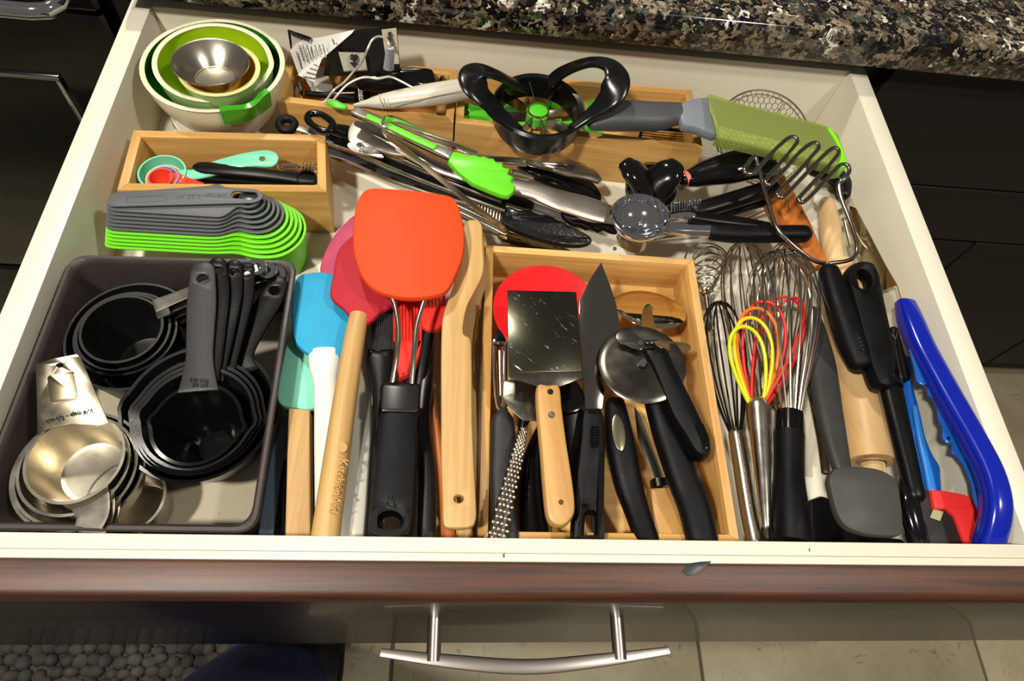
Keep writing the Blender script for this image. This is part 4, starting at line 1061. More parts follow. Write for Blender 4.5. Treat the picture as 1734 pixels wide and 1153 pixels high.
part('display_print', sheet([[(573, 88, .008), (617, 89, .010)], [(582, 120, -.0085), (622, 118, -.0065)]], 2, .0016), mat('lcd_print', (176, 172, 156), .4), u)
ptext('48', (606, 116, -.0035), (606, 92, .009), u, mat('digit_ink', (24, 24, 24), .5), (585, 116, -.0035), .0014, .8)
ptext('tigear', (656, 54, .027), (664, 84, .012), u, INK, (672, 52, .0285), .0012)
u = thing('leaflet', 'white instruction leaflet with printed lines and a curled corner', 'leaflet', P(520, 110, -.06))
part('page', sheet([[(491, 85, .005), (510, 69, .014), (548, 62, .019), (600, 50, .026)], [(506, 128, -.022), (520, 120, -.014), (540, 104, -.002), (596, 56, .024)]]), PAPER, u)
part('curled_corner', sheet([[(504, 127, -.010), (520, 112, -.002), (545, 96, .008)], [(532, 139, -.014), (536, 124, -.006), (546, 97, .008)]]), PAPER, u)
for (x0, y0, z0, x1, y1, z1), s_ in zip([(501, 87, .0045, 511, 116, -.0135), (506, 77, .010, 514, 103, -.004), (512, 76, .012, 521, 105, -.004), (519, 75, .0145, 527, 101, -.001), (526, 78, .0135, 532, 98, .002), (533, 76, .0145, 539, 95, .005), (540, 76, .0155, 545, 91, .008), (546, 75, .0165, 550, 88, .0105), (562, 66, .021, 566, 76, .017)],
        ['1. set the probe in the meat', '2. turn the unit on first', '3. press set to choose a mode', '4. the alarm will sound when', 'remove probe with a mitt', 'wipe clean, do not soak', 'keep cable dry', 'use aaa cell', 'notes']):
    ptext(s_, (x0, y0, z0 + .001), (x1, y1, z1 + .001), u, INK, (x0 + 8, y0 - 1, z0 + .003), .0008)
for k in range(4):
    ptext('hold for three sec', (513 + 6 * k, 130 - 7 * k, -.009 + .0035 * k), (533 + 2 * k, 134 - 7 * k, -.0105 + .0035 * k), u, INK, (514 + 6 * k, 125 - 7 * k, -.008 + .0035 * k), .0009)
u = thing('leaflet', 'small card with black border standing behind the white leaflet', 'leaflet', P(505, 90, -.04))
part('card', sheet([[(489, 51, .018), (528, 64, .019)], [(495, 90, -.006), (530, 96, -.005)]], 3, .0006), mat('card_back', (190, 182, 164), .6), u)
part('black_border', MB().tube([P(495, 88, -.006), P(489, 52, .0185), P(526, 65, .0195)], .0014, 6), GLOSS, u)
ptext('WARNINGS', (493, 55, .0185), (523, 66, .0195), u, INK, (492, 60, .0155), .0012)
u = thing('leaflet', 'folded leaflet lying low beneath the white page', 'leaflet', P(545, 140, -.06))
part('page', sheet([[(514, 128, -.030), (548, 110, -.020)], [(532, 160, -.044), (566, 152, -.044)]]), mat('grey_paper', (186, 182, 172), .7), u)
ptext('Thermo', (532, 158, -.040), (524, 132, -.028), u, INK, (525, 159, -.040), .0014)
# package with wordmark
u = thing('battery_pack', 'black blister pack with white lettering under the cables', 'package', P(620, 160, -.07))
part('card', MB().slab(rnd([(560, 130, -.050), (628, 128, -.048), (626, 176, -.052), (566, 178, -.054)], 4), 0, .006, .002), mat('pack_black', (12, 12, 13), .3), u)
part('clear_window', MB().slab(rnd([(626, 138, -.042), (680, 134, -.040), (682, 160, -.044), (626, 172, -.048)], 4), 0, .010, .003), mat('smoky_blister', (84, 84, 64), .12), u)
ptext('OTGEAR', (616, 173, -.0465), (613, 139, -.0435), u, mat('white_ink', (220, 218, 208), .5), (609, 173, -.0465), .0016)
for k in range(3): part('printed_stripe', MB().tube([P(556, 158 + 5 * k, -.045), P(600, 157 + 6 * k, -.045)], .0008, 5), mat('stripe_ink', (200, 180, 170), .4), u)
u = thing('thermometer_probe', 'chrome ended black metal tube in the left corner of the back left box', 'probe', P(540, 162, -.06))
part('tube', MB().tube([P(518, 158, -.042), P(600, 167, -.044)], .0034, 12), GLOSS, u)
part('chrome_cap', MB().lathe(P(507, 156, -.042), [(0, .004), (.004, .004), (.0085, .002), (.010, 0), (.0085, -.002), (.004, -.003), (0, -.003)], 24, (1, -.1, .1)), CHROME, u)
part('chrome_rim', MB().tube([P(497, 152, -.042) + Vector((0, .011 * math.cos(a), .011 * math.sin(a))) for a in [2 * math.pi * i / 20 for i in range(20)]], .0010, 6, True), CHROME, u)
# timer device
solo('kitchen_timer', 'rounded glossy black device on top of the leaflet', 'timer', MB().slab(cr([(603, 122, -.020), (620, 112, -.018), (680, 110, -.012), (722, 112, -.010), (735, 118, -.010), (738, 134, -.014), (736, 146, -.016), (700, 146, -.018), (640, 142, -.022), (606, 138, -.024)], 3, True), 0, .014, .005), GLOSS)
# coiled cable
CB = mat('braided_cable', (196, 192, 178), .35, .6)
u = thing('probe_cable', 'silver braided probe cable with grey spring sleeve and green plug', 'cable', P(600, 130, -.03))
part('cable', MB().tube([P(*p) for p in cr([(660, 82, .034), (657, 72, .038), (650, 64, .038), (640, 62, .036), (630, 68, .032), (622, 84, .026), (612, 106, .012), (598, 122, .002), (582, 140, -.006), (566, 152, -.012), (552, 170, -.014), (546, 174, -.015)], 5)], .0012, 8), CB, u)
part('cable', MB().tube([P(*p) for p in cr([(560, 176, -.014), (572, 160, -.010), (590, 142, -.002), (615, 131, .004), (640, 133, .006), (660, 130, .006), (678, 137, .004), (700, 149, .002)], 5)], .0012, 8), CB, u)
mb = MB()
for k in range(13):
    f = k / 12; c = P(661 - 3 * f, 82 + 34 * f, .034 - .034 * f)
    mb.lathe(c, [(.0040 + .001 * f, -.0012), (.0046 + .001 * f, 0), (.0040 + .001 * f, .0012), (.0030, 0)], 14, (0.05, .45, .9), True)
part('spring_sleeve', mb, mat('grey_sleeve', (168, 170, 178), .35), u)
part('plug', MB().rod([(556, 172, -.012), (568, 177, -.012), (584, 182, -.012)], [8, 17, 10], [.004, .007, .005]), mat('green_plug', (84, 190, 44), .35), u, 'green rubber plug')
# white wand
u = thing('frother_wand', 'pale grey plastic wand tapering to the left across the box front', 'wand', P(700, 170, -.02))
part('body', MB().rod([(600, 178, -.018), (622, 175, -.014), (646, 172, -.011), (690, 166, -.007), (740, 159, -.004), (780, 152, -.002), (806, 149, -.001)], [4, 13, 26, 36, 42, 38, 34], [.003, .007, .012, .016, .018, .017, .016], 2.4, 20), mat('ivory_grey', (196, 188, 172), .32), u)
part('seam', MB().tube([P(660, 177, -.0025), P(705, 170, .0005), P(792, 152, .0072)], .0004, 5), mat('seam_dark', (110, 100, 84), .6), u)
for k in range(3): part('groove_ring', MB().tube([P(642 + 6 * k, 159 - 1.0 * k, -.006), P(645 + 6 * k, 172 - k, -.004), P(648 + 6 * k, 184 - k, -.009)], .0005, 5), mat('groove', (168, 160, 146), .4), u)
solo('wooden_peg', 'rounded wooden peg end at the front right of the back left box', 'peg', MB().rod([(747, 190, -.034), (747, 176, -.036)], [17, 17], [.009, .009], 2.4), MAPLE(90))
u = thing('binder_clip', 'small black clip with wire loops beside the box divider', 'clip', P(752, 132, -.04))
part('clip_body', MB().rod([(744, 142, -.028), (750, 128, -.024), (756, 124, -.022)], [5, 6, 5], [.004, .004, .004]), GLOSS, u)
part('wire_loop', MB().tube([P(x, y, -.022) for x, y in cr([(754, 140), (750, 124), (756, 118), (761, 126), (760, 140)], 5)], .0009, 6), CHROME, u)

# green tools in right back box
LGP = mat('bright_green_plastic', (74, 186, 36), .3)
u = thing('peeler', 'bright green holed plastic handle under the left wing of the corer', 'peeler', P(805, 198, -.05))
part('handle', MB().slab(cr([(779, 184, -.034), (782, 175, -.034), (792, 173, -.034), (806, 177, -.034), (820, 182, -.034), (836, 200, -.036), (850, 222, -.038), (838, 226, -.038), (812, 216, -.036), (796, 204, -.035), (784, 198, -.034)], 3, True), 0, .007, .0025, [[(x, y, -.0342) for x, y in ell(789, 190, 5, 4.2, 0, 12)]]), LGP, u)
u = thing('slicer_plate', 'bright green plastic slicer plate lying under the apple corer', 'slicer', P(920, 205, -.06))
part('plate', MB().slab(rnd([(850, 175), (900, 160), (960, 158), (1012, 164), (1012, 176), (1000, 200), (1026, 226), (1000, 236), (920, 226), (866, 216)], 4), -.052, .006, .002, [rnd([(900, 196), (960, 190), (968, 204), (908, 208)], 3), rnd([(915, 212), (985, 206), (992, 222), (925, 222)], 3)]), LGP, u)
part('rib', MB().slab(rnd([(930, 160), (944, 160), (956, 226), (940, 226)], 3), -.048, .005, .0015), LGP, u)
solo('green_lid', 'small green round lid at the right under the corer loop', 'lid', MB().lathe(P(1002, 172, -.052), [(0, 0), (.012, 0), (.0145, .002), (.0145, .012), (.0130, .014), (0, .010)], 28), LGP)
u = thing('egg_slicer', 'black wire grid slicer in the right end of the back box', 'slicer', P(1140, 228, -.06))
part('frame', MB().tube([P(*p, -.044) for p in rnd([(1088, 214), (1168, 222), (1160, 244), (1082, 238)], 4)], .0018, 8, True), GLOSS, u)
for k in range(6): part('cutting_wire', MB().tube([P(1086 - k * .5, 217 + k * 4, -.043), P(1166 - k, 225 + k * 4, -.043)], .0006, 5), mat('dark_wire', (60, 56, 40), .3, 1), u)

# ---- apple corer
CORB = mat('corer_black', (10, 10, 10), .24, bump=(600, .08))
u = thing('apple_corer', 'black apple corer with two looped handles and green centre ring', 'apple corer', P(912, 190, -.02))
c = P(912, 184, .002); ZC = c.z
ro, ri = .0475, .0405
part('ring_body', MB().lathe(c, [(ri, -.020), (ro - .004, -.022), (ro - .001, -.016), (ro, 0), (ro + .0006, .004), (ro - .002, .0065), (ri + .001, .005), (ri, 0)], 64, (0, 0, 1), True), CORB, u)
for k in range(8):
    a = math.radians(k * 45 + 12)
    d = Vector((math.cos(a), math.sin(a), 0)); s_ = Vector((-d.y, d.x, 0)) * .0006
    p0, p1 = c + d * .0108, c + d * (ri + .001)
    part('blade', MB().slabw([p0 + s_ + Vector((0, 0, -.003)), p1 + s_ + Vector((0, 0, -.001)), p1 - s_ + Vector((0, 0, -.001)), p0 - s_ + Vector((0, 0, -.003))], .013, 0), mat('blade_steel', (150, 150, 142), .15, 1), u)
part('core_ring', MB().lathe(c + Vector((0, 0, -.018)), [(.0102, 0), (.0112, 0), (.0115, .017), (.0102, .017)], 28, (0, 0, 1), True), mat('core_steel', (170, 130, 90), .25, 1), u)
part('core_plug', MB().lathe(c + Vector((0, 0, -.018)), [(0, .0145), (.0108, .015), (.0122, .014), (.0122, .004), (.0102, .002), (.0102, 0), (0, 0)], 28), LGP, u, 'bright green centre plug')
def flatloop(pts, w, h, e=3.2): return MB().rod(pts, w, h, e, 16, (1, 1), 5)
part('handle', flatloop([(890, 150, .004), (868, 140, .016), (844, 128, .030), (820, 120, .042), (803, 124, .046), (802, 138, .044), (815, 158, .036), (832, 178, .024), (852, 200, .012), (880, 222, .002)],
     [20, 26, 32, 38, 46, 52, 52, 44, 32, 20], [.006, .006, .006, .006, .006, .007, .007, .007, .007, .006]), CORB, u, 'left looped handle')
part('handle', flatloop([(930, 140, .004), (950, 124, .016), (978, 111, .030), (1008, 105, .042), (1034, 112, .048), (1045, 132, .046), (1038, 156, .038), (1020, 178, .026), (995, 198, .014), (968, 218, .004)],
     [24, 30, 30, 28, 34, 44, 48, 38, 22, 16], [.006, .006, .006, .006, .006, .007, .007, .007, .007, .006]), CORB, u, 'right looped handle')

# ---- wire strainer
u = thing('spider_strainer', 'round chicken-wire mesh skimmer in the back right corner', 'strainer', P(1284, 232, -.03))
cs = P(1282, 242, -.034); RS = .0550; axs = Vector((-.02, -.42, 1)).normalized()
ux = Vector((1, 0, 0)) - axs * axs.x; ux.normalize(); uy = axs.cross(ux)
def sp(x, y): return cs + ux * x + uy * y + axs * ((x * x + y * y) / RS ** 2 * .014 + .001)
mb = MB(); a_ = .0038
for i in range(-12, 13):
    for j in range(-12, 13):
        x0, y0 = a_ * 1.732 * (i + (j % 2) * .5), a_ * 1.5 * j
        c0 = [(x0 + a_ * math.cos(math.radians(t)), y0 + a_ * math.sin(math.radians(t))) for t in (30, 90, 150, 210)]
        for k in range(3):
            p, q = c0[k], c0[k + 1]
            if math.hypot(*p) < RS and math.hypot(*q) < RS: mb.tube([sp(*p), sp(*q)], .00045, 4, caps=False)
part('hexagonal_mesh', mb, mat('mesh_wire', (150, 138, 110), .3, 1), u, kind='stuff')
part('rim', MB().tube([sp(RS * math.cos(t), RS * math.sin(t)) for t in [2 * math.pi * i / 60 for i in range(60)]], .0010, 8, True), WIRE, u)
part('inner_ring', MB().tube([sp(RS * .93 * math.cos(t), RS * .93 * math.sin(t)) for t in [2 * math.pi * i / 60 for i in range(60)]], .0006, 6, True), WIRE, u)
part('cross_wire', MB().tube([sp(RS * (-.9 + 1.8 * i / 10) * .5, RS * (-.9 + 1.8 * i / 10) * .85) for i in range(11)], .0008, 6), WIRE, u)

# ---- grater with green cover
def clear_green():
    m = bpy.data.materials.new('translucent_green'); m.use_nodes = True; nt = m.node_tree; b = nt.nodes['Principled BSDF']
    b.inputs['Base Color'].default_value = lin((176, 214, 84)); b.inputs['Roughness'].default_value = .12
    b.inputs['Transmission Weight'].default_value = .0; b.inputs['IOR'].default_value = 1.2
    tr_ = nt.nodes.new('ShaderNodeBsdfTransparent'); tr_.inputs[0].default_value = lin((206, 220, 150))
    mx = nt.nodes.new('ShaderNodeMixShader'); mx.inputs[0].default_value = .36
    out = nt.nodes['Material Output']
    b.inputs['Base Color'].default_value = lin((168, 180, 104))
    nt.links.new(tr_.outputs[0], mx.inputs[1]); nt.links.new(b.outputs[0], mx.inputs[2]); nt.links.new(mx.outputs[0], out.inputs[0])
    return m
u = thing('grater', 'hand grater with grey rubber handle and translucent green blade cover', 'grater', P(1200, 215, -.01))
part('handle', MB().rod([(1004, 206, .004), (1030, 199, .006), (1060, 196, .008), (1110, 197, .010), (1140, 193, .011), (1166, 192, .012)], [34, 50, 56, 54, 44, 36], [.014, .022, .024, .022, .018, .014], 2.5), mat('slate_rubber', (66, 68, 70), .5, bump=(800, .2)), u, 'slate grey rubber handle')
part('neck', MB().slab(cr([(1152, 176, .020), (1170, 166, .020), (1190, 163, .020), (1201, 163, .020), (1205, 185, .020), (1214, 212, .018), (1216, 226, .018), (1202, 224, .018), (1178, 214, .018), (1156, 208, .018)], 3, True), 0, .012, .004), mat('blue_grey_plastic', (118, 124, 132), .3), u, 'glossy blue-grey neck')
gA, gB, gC, gD = P(1201, 164, .022), P(1398, 216, .022), P(1424, 262, .020), P(1216, 212, .022)
part('blade', MB().slabw([gA, gB, gC, gD], .0012, .0004), mat('grater_steel', (120, 126, 96), .3, 1), u)
mb = MB()
for i in range(26):
    for j in range(7):
        f, g = .04 + i * .036, .1 + (j + (i % 2) * .5) * .12
        if f < .93 and g < .93:
            p = gA.lerp(gB, f).lerp(gD.lerp(gC, f), g)
            mb.ball(p + Vector((0, 0, .0003)), .0016, .0012, .0012, 6, 4)
part('grating_teeth', mb, mat('tooth_dark', (20, 28, 8), .5, 0), u, kind='stuff')
CG = clear_green()
part('cover', MB().slab([(x, y, .029) for x, y in rnd([(1199, 158), (1264, 178), (1369, 204), (1402, 214), (1418, 226), (1430, 256), (1434, 279), (1414, 279), (1311, 252), (1214, 230)], 4)], 0, .0016, .0005), CG, u, 'translucent olive-green cover')
part('cover_side', MB().slab([(x, y, .029) for x, y in [(1214, 230), (1311, 252), (1414, 279), (1413, 282), (1310, 255), (1213, 233)]], 0, .011, .0004), CG, u)
part('cover_end', MB().slab([(x, y, .0295) for x, y in cr([(1400, 213), (1412, 220), (1422, 236), (1431, 256), (1435, 280), (1418, 281), (1424, 262), (1414, 238), (1404, 222)], 3, True)], 0, .018, .002), mat('lime_rim', (120, 214, 30), .3), u, 'bright lime end cap')

# ================================================================ TONGS AND SCOOPS, MIDDLE BACK
def strap(name, pts, w_m, h_m, m_, parent, e=6, label=None):
    """thin metal strap standing on edge"""
    return part(name, MB().rodw([P(*p) for p in pts], [w_m] * len(pts), [h_m] * len(pts), e, 12, (0, 0), 4), m_, parent, label)
TS = mat('tong_steel', (200, 194, 184), .16, 1, rvar=(20, .2))
u = thing('kitchen_shears', 'black looped kitchen shears handles beside the left bamboo box', 'scissors', P(520, 212, -.06))
def torus(mb, c, rx, ry, ang, tz, r, z):
    pts = [P(c[0] + x - c[0], y, z) for x, y in ell(c[0], c[1], rx, ry, ang, 28)]
    return mb.tube(pts, r, 10, True)
part('finger_loop', torus(MB(), (486, 211), 13, 10, 0, 0, .0042, -.022), RUBBER, u, 'small round black finger loop')
part('shank', MB().rod([(500, 216, -.023), (520, 221, -.024), (556, 236, -.030)], [14, 14, 18], [.003] * 3, 5), BRUSH, u)
part('finger_loop', torus(MB(), (543, 207), 24, 12, 26, 0, .0036, -.010), GLOSS, u, 'large oval black finger loop')
part('shank', MB().rod([(562, 218, -.012), (590, 224, -.020), (620, 238, -.030)], [16, 26, 20], [.008] * 3, 3), BLACK, u)
u = thing('tongs', 'long stainless tongs with black-lined channel arms and black scalloped tips', 'tongs', P(700, 300, -.06))
for s_, (z_, off) in enumerate(((-.030, 0), (-.058, 22))):
    pth = [(552, 232 + off, z_), (600, 248 + off, z_), (660, 275 + off, z_), (720, 300 + off * .8, z_), (790, 327 + off * .5, z_), (852, 350 + off * .3, z_)]
    part('channel_arm', MB().rod(pth, [30, 28, 26, 24, 22, 20], [.0045] * 6, 6), mat('channel_black', (22, 22, 22), .25, .3, var=(60, .4)) , u)
    for o_ in (-1, 1):
        part('steel_edge', MB().tube([P(x + 3 * o_, y + (11 - i * .7) * o_, z + .003) for i, (x, y, z) in enumerate(pth)], .0019, 8), TS, u)
part('scalloped_tip', MB().slab(cr([(850, 352, -.030), (864, 348, -.028), (880, 354, -.028), (896, 352, -.028), (912, 360, -.029), (930, 362, -.030), (950, 372, -.031), (975, 384, -.034), (1000, 398, -.038), (1002, 408, -.040), (985, 414, -.040), (950, 412, -.038), (910, 402, -.036), (870, 388, -.034), (850, 374, -.032)], 3, True), 0, .009, .004), mat('wet_black_silicone', (18, 18, 18), .25, bump=(300, .6)), u, 'black silicone scalloped tip')
mb = MB()
for k in range(9): mb.rod([(812 + 5 * k, 343 + 2.6 * k, -.034), (810 + 5 * k, 356 + 2.6 * k, -.038)], 3.5, [.004, .004])
part('spring_teeth', mb, TS, u, kind='stuff')
# broad stainless tongs
u = thing('tongs', 'broad brushed stainless tongs running under the green ones, black toothed tip', 'tongs', P(820, 310, -.04))
BS = mat('brushed_tong_steel', (190, 182, 170), .26, 1, bump=(150, .06), rvar=(15, .2))
part('hinge_plate', MB().slab(cr([(597, 207, -.008), (606, 204, -.008), (640, 214, -.008), (668, 232, -.008), (700, 262, -.010), (670, 262, -.012), (640, 254, -.012), (600, 244, -.012), (590, 236, -.012), (590, 220, -.010)], 3, True), 0, .002, .0008), BS, u)
part('arm', MB().rod([(640, 228, -.012), (690, 256, -.012), (740, 282, -.012), (800, 300, -.012), (860, 314, -.011), (905, 324, -.010), (950, 340, -.011), (995, 352, -.014), (1036, 364, -.018)], [26, 26, 24, 28, 34, 36, 44, 48, 40], [.006, .006, .006, .007, .009, .009, .009, .007, .005], 2.3), BS, u)
part('tip', MB().slab(cr([(950, 358, -.020), (962, 357, -.020), (985, 370, -.020), (1010, 376, -.022), (1042, 376, -.024), (1046, 392, -.026), (1032, 390, -.026), (1024, 386, -.026), (1014, 390, -.026), (1004, 384, -.026), (994, 386, -.025), (984, 380, -.025), (970, 378, -.023), (956, 368, -.022)], 2, True), 0, .006, .002), RUBBER, u, 'black toothed silicone tip')
part('clip_tab', MB().slab(cr([(588, 246, -.006), (594, 240, -.004), (618, 240, -.004), (632, 248, -.006), (650, 266, -.010), (626, 262, -.010), (600, 257, -.008)], 3, True), 0, .0016, .0006), TS, u)
part('rivet', MB().lathe(P(609, 247, -.003), [(.0012, 0), (.0030, .0004), (.0032, .0012), (.0016, .0016), (.0010, .0006)], 16, (0, 0, 1), True), CHROME, u)
part('lower_arm', MB().rod([(625, 258, -.030), (700, 290, -.032), (800, 322, -.034), (880, 345, -.036), (960, 372, -.040)], [22, 20, 20, 22, 18], [.004] * 5, 4), TS, u)
# black arm beneath
solo('tongs', 'plain black arm lying between the broad steel tongs and the black-lined ones', 'tongs', MB().rod([(690, 262, -.024), (760, 296, -.026), (840, 322, -.028), (900, 348, -.032)], [18, 20, 20, 14], [.005] * 4, 4), GLOSS)
# green tipped tongs
u = thing('tongs', 'steel tongs with lime green grips and scalloped lime green head, on top', 'tongs', P(740, 250, 0))
TG = mat('lime_silicone', (98, 204, 30), .38)
pth = [(600, 187, .010), (640, 205, .012), (700, 233, .014), (764, 262, .016)]
part('arm', MB().rod(pth, [19, 19, 19, 20], [.0035] * 4, 6), TS, u)
part('grip_inlay', MB().rod([(622, 197, .013), (645, 207, .014)], [12, 12], [.003, .003], 3), TG, u, 'lime green grip inlay')
part('grip_inlay', MB().rod([(658, 213, .015), (700, 233, .0165), (736, 249, .0175)], [13, 14, 13], [.003, .003, .003], 3), TG, u, 'lime green grip inlay')
part('lower_arm', MB().rod([(600, 191, .000), (660, 218, .000), (700, 238, .000), (764, 268, .003)], [15, 15, 15, 15], [.003] * 4, 6), GLOSS, u)
hg = [(764, 254, .018), (778, 256, .018), (795, 261, .018), (804, 260, .018), (812, 263, .018), (820, 262, .018), (828, 266, .018), (836, 266, .018), (841, 273, .018), (852, 273, .018), (853, 281, .017), (864, 284, .016), (861, 293, .016), (871, 298, .015), (866, 306, .014), (874, 313, .013), (870, 324, .012), (862, 331, .012), (850, 330, .012), (829, 322, .013), (799, 309, .014), (776, 291, .016), (758, 272, .018)]
part('head', MB().slab(hg, 0, .008, .0035), TG, u, 'scalloped lime green silicone head')
# ribbon spring tongs
u = thing('mini_tongs', 'slim sprung steel strip tongs curling over the green grip', 'tongs', P(750, 280, 0))
strap('strip', [(808, 261, .014), (780, 250, .015), (740, 235, .017), (700, 216, .019), (668, 202, .021), (652, 202, .022), (646, 212, .022), (650, 224, .021), (672, 243, .019), (700, 264, .017), (740, 298, .012), (781, 331, .006), (820, 362, -.006), (852, 387, -.016)], .0010, .008, TS, u, 6)
# scalloped steel tongs, right
u = thing('tongs', 'scalloped bright steel tong head over a black inner pad, beside the corer box', 'tongs', P(940, 285, -.05))
part('black_pad', MB().slab(cr([(876, 280), (900, 274), (950, 284), (990, 298), (1012, 316), (1019, 336), (996, 330), (950, 318), (905, 300)], 3, True), -.044, .006, .002), GLOSS, u)
part('steel_head', MB().slab(cr([(884, 272), (894, 265), (904, 267), (914, 263), (926, 265), (938, 263), (950, 267), (962, 267), (974, 272), (986, 274), (996, 281), (1007, 285), (1016, 295), (1020, 303), (1014, 308), (1004, 305), (985, 300), (960, 296), (930, 286), (905, 280)], 2, True), -.036, .0045, .002, [ell(953, 282, 9, 3, 12, 12)]), TS, u)
part('arm', MB().rod([(785, 264, -.040), (830, 270, -.038), (890, 275, -.036)], [14, 15, 16], [.004] * 3, 5), TS, u)
part('toothed_edge', MB().rod([(868, 290, -.034), (885, 294, -.036), (902, 301, -.038)], [6, 6, 4], [.004] * 3, 5), CHROME, u)
part('slot_rim', MB().tube([P(x, y, -.034) for x, y in rnd([(905, 273), (948, 276), (962, 283), (958, 288), (905, 281)], 4)], .0008, 6, True), CHROME, u)
# scalloped tongs, low; wood reflection tinted into the steel colour of the tip
u = thing('tongs', 'low steel scalloped tong tip along the back of the square bamboo box', 'tongs', P(880, 400, -.07))
part('tip', MB().slab(cr([(842, 392), (858, 388), (866, 392), (876, 389), (886, 395), (897, 395), (906, 401), (918, 402), (928, 408), (940, 409), (950, 415), (968, 424), (940, 426), (890, 420), (850, 410)], 2, True), -.062, .004, .0018), mat('reflection_tinted_steel', (196, 168, 120), .14, 1), u)
for o_, z_ in ((0, -.054), (9, -.062)):
    part('arm', MB().rod([(760, 342 + o_, z_), (800, 360 + o_, z_), (858, 390 + o_, z_)], [8, 9, 8], [.007] * 3, 6), TS, u)
# ice-cream scoop
u = thing('ice_cream_scoop', 'chrome ice-cream scoop with trigger and black rubber handle', 'scoop', P(1180, 380, -.03))
ax2 = Vector((-.12, .04, 1)).normalized(); c = P(1084, 366, -.004)
def hemi(c, R, H, ax, w=.0012, n=44, sq=1.0):
    prof = [(R * math.cos(t) , -H * math.sin(t)) for t in [math.pi / 2 * (1 - i / 9) for i in range(10)]]
    pi_ = [(max(0, r - w), h + w * .9) for r, h in prof[::-1]]
    return MB().lathe(c, prof + [(R + .0008, .0006)] + pi_, n, ax)
part('bowl', hemi(c, .0275, .021, ax2), CHROME, u)
part('rim', MB().lathe(c, [(.0270, .0002), (.0280, .0014), (.0290, .0004), (.0282, -.0006)], 48, ax2, True), CHROME, u)
part('sweeper_knob', MB().ball(c + ax2 * -.008 + Vector((.001, -.004, 0)), .0045, n=14, m_=8), CHROME, u)
part('sweeper_band', MB().tube([c + ax2 * (-.020 * math.sin(t)) + (Vector((1, -.2, .1)).normalized() * .026 * math.cos(t)) + ax2 * .0012 for t in [math.pi * i / 14 for i in range(15)]], .0016, 8), CHROME, u)
part('shank', MB().rod([(1112, 384, -.012), (1135, 387, -.012), (1170, 388, -.012), (1208, 390, -.012)], [12, 22, 26, 28], [.006, .009, .010, .012], 2.6), CHROME, u)
part('trigger', MB().rod([(1128, 368, -.008), (1150, 365, -.006), (1172, 368, -.006)], [7, 9, 16], [.005, .006, .010], 2.6), CHROME, u)
part('trigger_grip', MB().rod([(1170, 366, -.006), (1200, 371, -.006), (1250, 377, -.007), (1300, 384, -.010)], [22, 22, 22, 16], [.009] * 4, 2.6), BLACK, u)
part('handle', MB().rod([(1208, 392, -.012), (1240, 396, -.010), (1290, 397, -.007), (1330, 396, -.004), (1361, 396, -.003)], [30, 29, 27, 27, 28], [.015, .016, .016, .016, .016], 2.8), RUBBER, u, 'black rubber handle')
# small scoop
u = thing('ice_cream_scoop', 'small steel cookie scoop seen from behind with thin wire arms', 'scoop', P(1070, 408, -.06))
part('bowl', MB().lathe(P(1069, 408, -.052), [(.0162, 0), (.0160, .003), (.0145, .009), (.010, .0145), (.004, .0165), (0, .0168)], 32, (.1, .1, 1)), BST, u)
for o_ in (0, 8): part('wire_arm', MB().tube([P(1096, 400 + o_, -.050), P(1150, 390 + o_, -.048), P(1230, 382 + o_, -.046)], .0011, 8), CHROME, u)
part('pivot', MB().ball(P(1098, 402, -.046), .0030, n=10, m_=6), CHROME, u)
part('pivot', MB().ball(P(1041, 421, -.050), .0022, n=10, m_=6), CHROME, u)
# zester / garlic press
u = thing('garlic_press', 'black handled press with chrome toothed edge above the ice-cream scoop', 'garlic press', P(1230, 340, -.04))
part('handle', MB().rod([(1178, 356, -.026), (1200, 351, -.024), (1250, 336, -.020), (1290, 323, -.016), (1310, 317, -.014)], [26, 30, 30, 28, 24], [.012, .014, .015, .015, .013], 2.6), BLACK, u)
part('handle', MB().rod([(1178, 372, -.044), (1220, 362, -.042), (1290, 344, -.040)], [20, 18, 14], [.008] * 3, 3), BLACK, u)
mb = MB()
for k in range(12): mb.rod([(1137 + 4.4 * k, 344 - .5 * k, -.018), (1137 + 4.4 * k, 358 - .5 * k, -.024)], 3.0, [.0028, .0028])
part('chrome_teeth', mb, CHROME, u, kind='stuff')
part('press_block', MB().slab(rnd([(1134, 343, -.022), (1190, 337, -.022), (1192, 356, -.024), (1136, 362, -.024)], 4), 0, .008, .002), GLOSS, u)
# corkscrew wings
u = thing('corkscrew', 'glossy black corkscrew with two rounded wings behind the scoop', 'corkscrew', P(1104, 305, -.04))
GLB = mat('piano_black', (6, 6, 6), .1, coat=.4)
part('wing', MB().rod([(1062, 280, .000), (1072, 290, -.002), (1086, 306, -.010), (1098, 326, -.020)], [34, 50, 58, 54], [.013, .014, .016, .018], 2.2), GLB, u)
part('wing', MB().rod([(1142, 282, .000), (1134, 290, -.002), (1120, 306, -.010), (1108, 326, -.020)], [36, 52, 58, 54], [.013, .014, .016, .018], 2.2), GLB, u)
part('body', MB().lathe(P(1104, 318, -.030), [(0, .018), (.015, .017), (.025, .010), (.0285, 0), (.026, -.010), (0, -.014)], 36, (0, -.2, 1)), GLB, u)
u = thing('bottle_opener', 'glossy black bulbous handle with a small coral ring behind the press', 'handle', P(1230, 290, -.03))
part('handle', MB().rod([(1160, 303, -.018), (1176, 300, -.018), (1200, 292, -.014), (1235, 284, -.008), (1270, 277, -.006), (1300, 282, -.008), (1312, 288, -.012)], [28, 38, 50, 60, 60, 50, 32], [.014, .018, .022, .026, .026, .022, .014], 2.1, 20), GLB, u)
part('ring', MB().rod([(1157, 304, -.018), (1163, 302, -.018)], [27, 29], [.0145, .0155], 2, 18, (0, 0)), mat('coral_ring', (220, 110, 84), .4), u, 'coral coloured ring')

